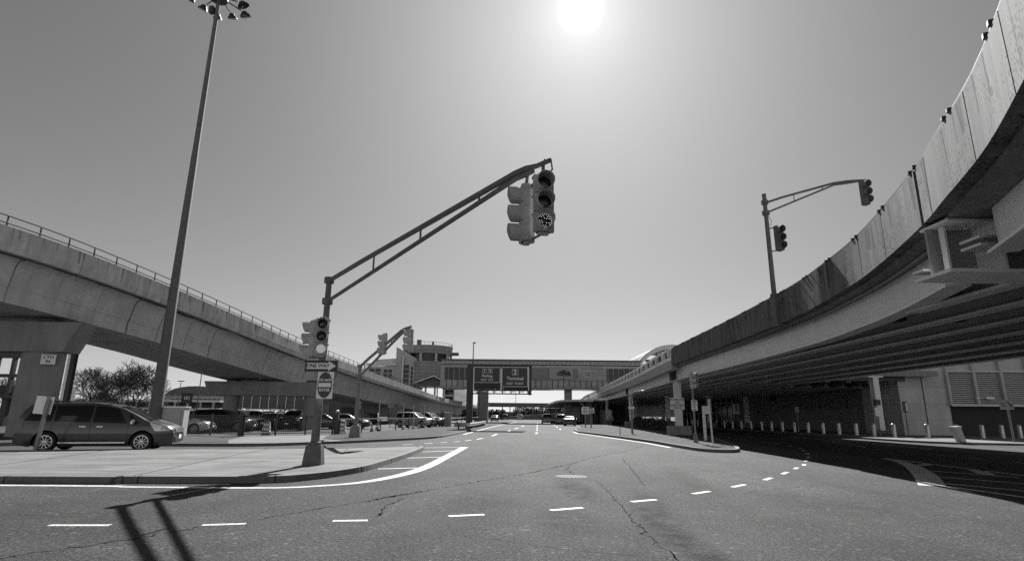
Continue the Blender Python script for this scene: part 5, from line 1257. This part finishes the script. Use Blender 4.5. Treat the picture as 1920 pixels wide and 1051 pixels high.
# ------------------------------------------------------------------ sky, sun, camera
EL, AZ = R(39.1), R(7.8)
w = bpy.data.worlds.new('World'); scn.world = w; w.use_nodes = True
nt = w.node_tree; bg = nt.nodes['Background']
sky = nt.nodes.new('ShaderNodeTexSky'); sky.sky_type = 'NISHITA'; sky.sun_disc = False
sky.sun_elevation = EL; sky.sun_rotation = AZ; sky.air_density = 1.; sky.dust_density = .35; sky.ozone_density = 1.
sep = nt.nodes.new('ShaderNodeSeparateColor'); nt.links.new(sky.outputs[0], sep.inputs[0])
val = mth(nt, 'ADD', mth(nt, 'MULTIPLY', sep.outputs[0], .55), mth(nt, 'MULTIPLY', sep.outputs[1], .45))
tc = nt.nodes.new('ShaderNodeTexCoord'); dt = nt.nodes.new('ShaderNodeVectorMath'); dt.operation = 'DOT_PRODUCT'
nt.links.new(tc.outputs['Generated'], dt.inputs[0])
dt.inputs[1].default_value = (math.sin(AZ) * math.cos(EL), math.cos(AZ) * math.cos(EL), math.sin(EL))
d0 = mth(nt, 'MAXIMUM', dt.outputs['Value'], 0.)
au = mth(nt, 'ADD', mth(nt, 'MULTIPLY', mth(nt, 'POWER', d0, 7000), 60.), mth(nt, 'ADD', mth(nt, 'MULTIPLY', mth(nt, 'POWER', d0, 420), 2.2), mth(nt, 'MULTIPLY', mth(nt, 'POWER', d0, 110), .8)))
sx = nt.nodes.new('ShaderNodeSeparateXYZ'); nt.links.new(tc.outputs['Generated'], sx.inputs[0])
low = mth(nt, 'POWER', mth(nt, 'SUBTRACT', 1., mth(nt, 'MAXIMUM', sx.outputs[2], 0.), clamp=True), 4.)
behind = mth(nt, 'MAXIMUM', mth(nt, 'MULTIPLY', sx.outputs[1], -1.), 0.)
haze_fill = mth(nt, 'MULTIPLY', low, mth(nt, 'ADD', mth(nt, 'ADD', .45, mth(nt, 'MULTIPLY', mth(nt, 'POWER', mth(nt, 'MAXIMUM', sx.outputs[1], 0.), 5.), .75)), mth(nt, 'MULTIPLY', behind, 10.)))   # pale low haze, plus unseen glow added behind the camera to lift shaded faces
cur = mth(nt, 'MULTIPLY', mth(nt, 'POWER', val, .8), .98)
wide = mth(nt, 'MULTIPLY', mth(nt, 'POWER', d0, 11), 2.1)
tot = mth(nt, 'ADD', mth(nt, 'ADD', cur, haze_fill), mth(nt, 'ADD', au, wide))
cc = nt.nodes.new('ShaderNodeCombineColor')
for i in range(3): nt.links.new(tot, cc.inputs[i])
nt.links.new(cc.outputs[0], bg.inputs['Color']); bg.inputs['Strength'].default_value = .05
sl_ = bpy.data.lights.new('sun', 'SUN'); sl_.energy = 5.; sl_.angle = R(.53); sl_.color = (1, .995, .985)
so = bpy.data.objects.new('sun', sl_); COL.objects.link(so)
so.rotation_euler = Vector((-math.sin(AZ) * math.cos(EL), -math.cos(AZ) * math.cos(EL), -math.sin(EL))).to_track_quat('-Z', 'Y').to_euler()

cam = bpy.data.cameras.new('camera'); cam.sensor_width = 36; cam.lens = 1050 / 1920 * 36; cam.clip_end = 5000; cam.clip_start = .05
co = bpy.data.objects.new('camera', cam); COL.objects.link(co)
P_, R_ = R(13.5), R(.55)
fw = Vector((0, math.cos(P_), math.sin(P_))); r0_ = Vector((1, 0, 0)); u0_ = r0_.cross(fw)
rt = r0_ * math.cos(R_) + u0_ * math.sin(R_); upv = -r0_ * math.sin(R_) + u0_ * math.cos(R_)
mx = Matrix((rt, upv, -fw)).transposed().to_4x4(); mx.translation = (0, 0, 1.6); co.matrix_world = mx
scn.camera = co
scn.view_settings.view_transform = 'Standard'; scn.view_settings.look = 'None'; scn.view_settings.gamma = 1.
scn.view_settings.exposure = 1.0
scn.cycles.max_bounces = 6; scn.cycles.use_denoising = False
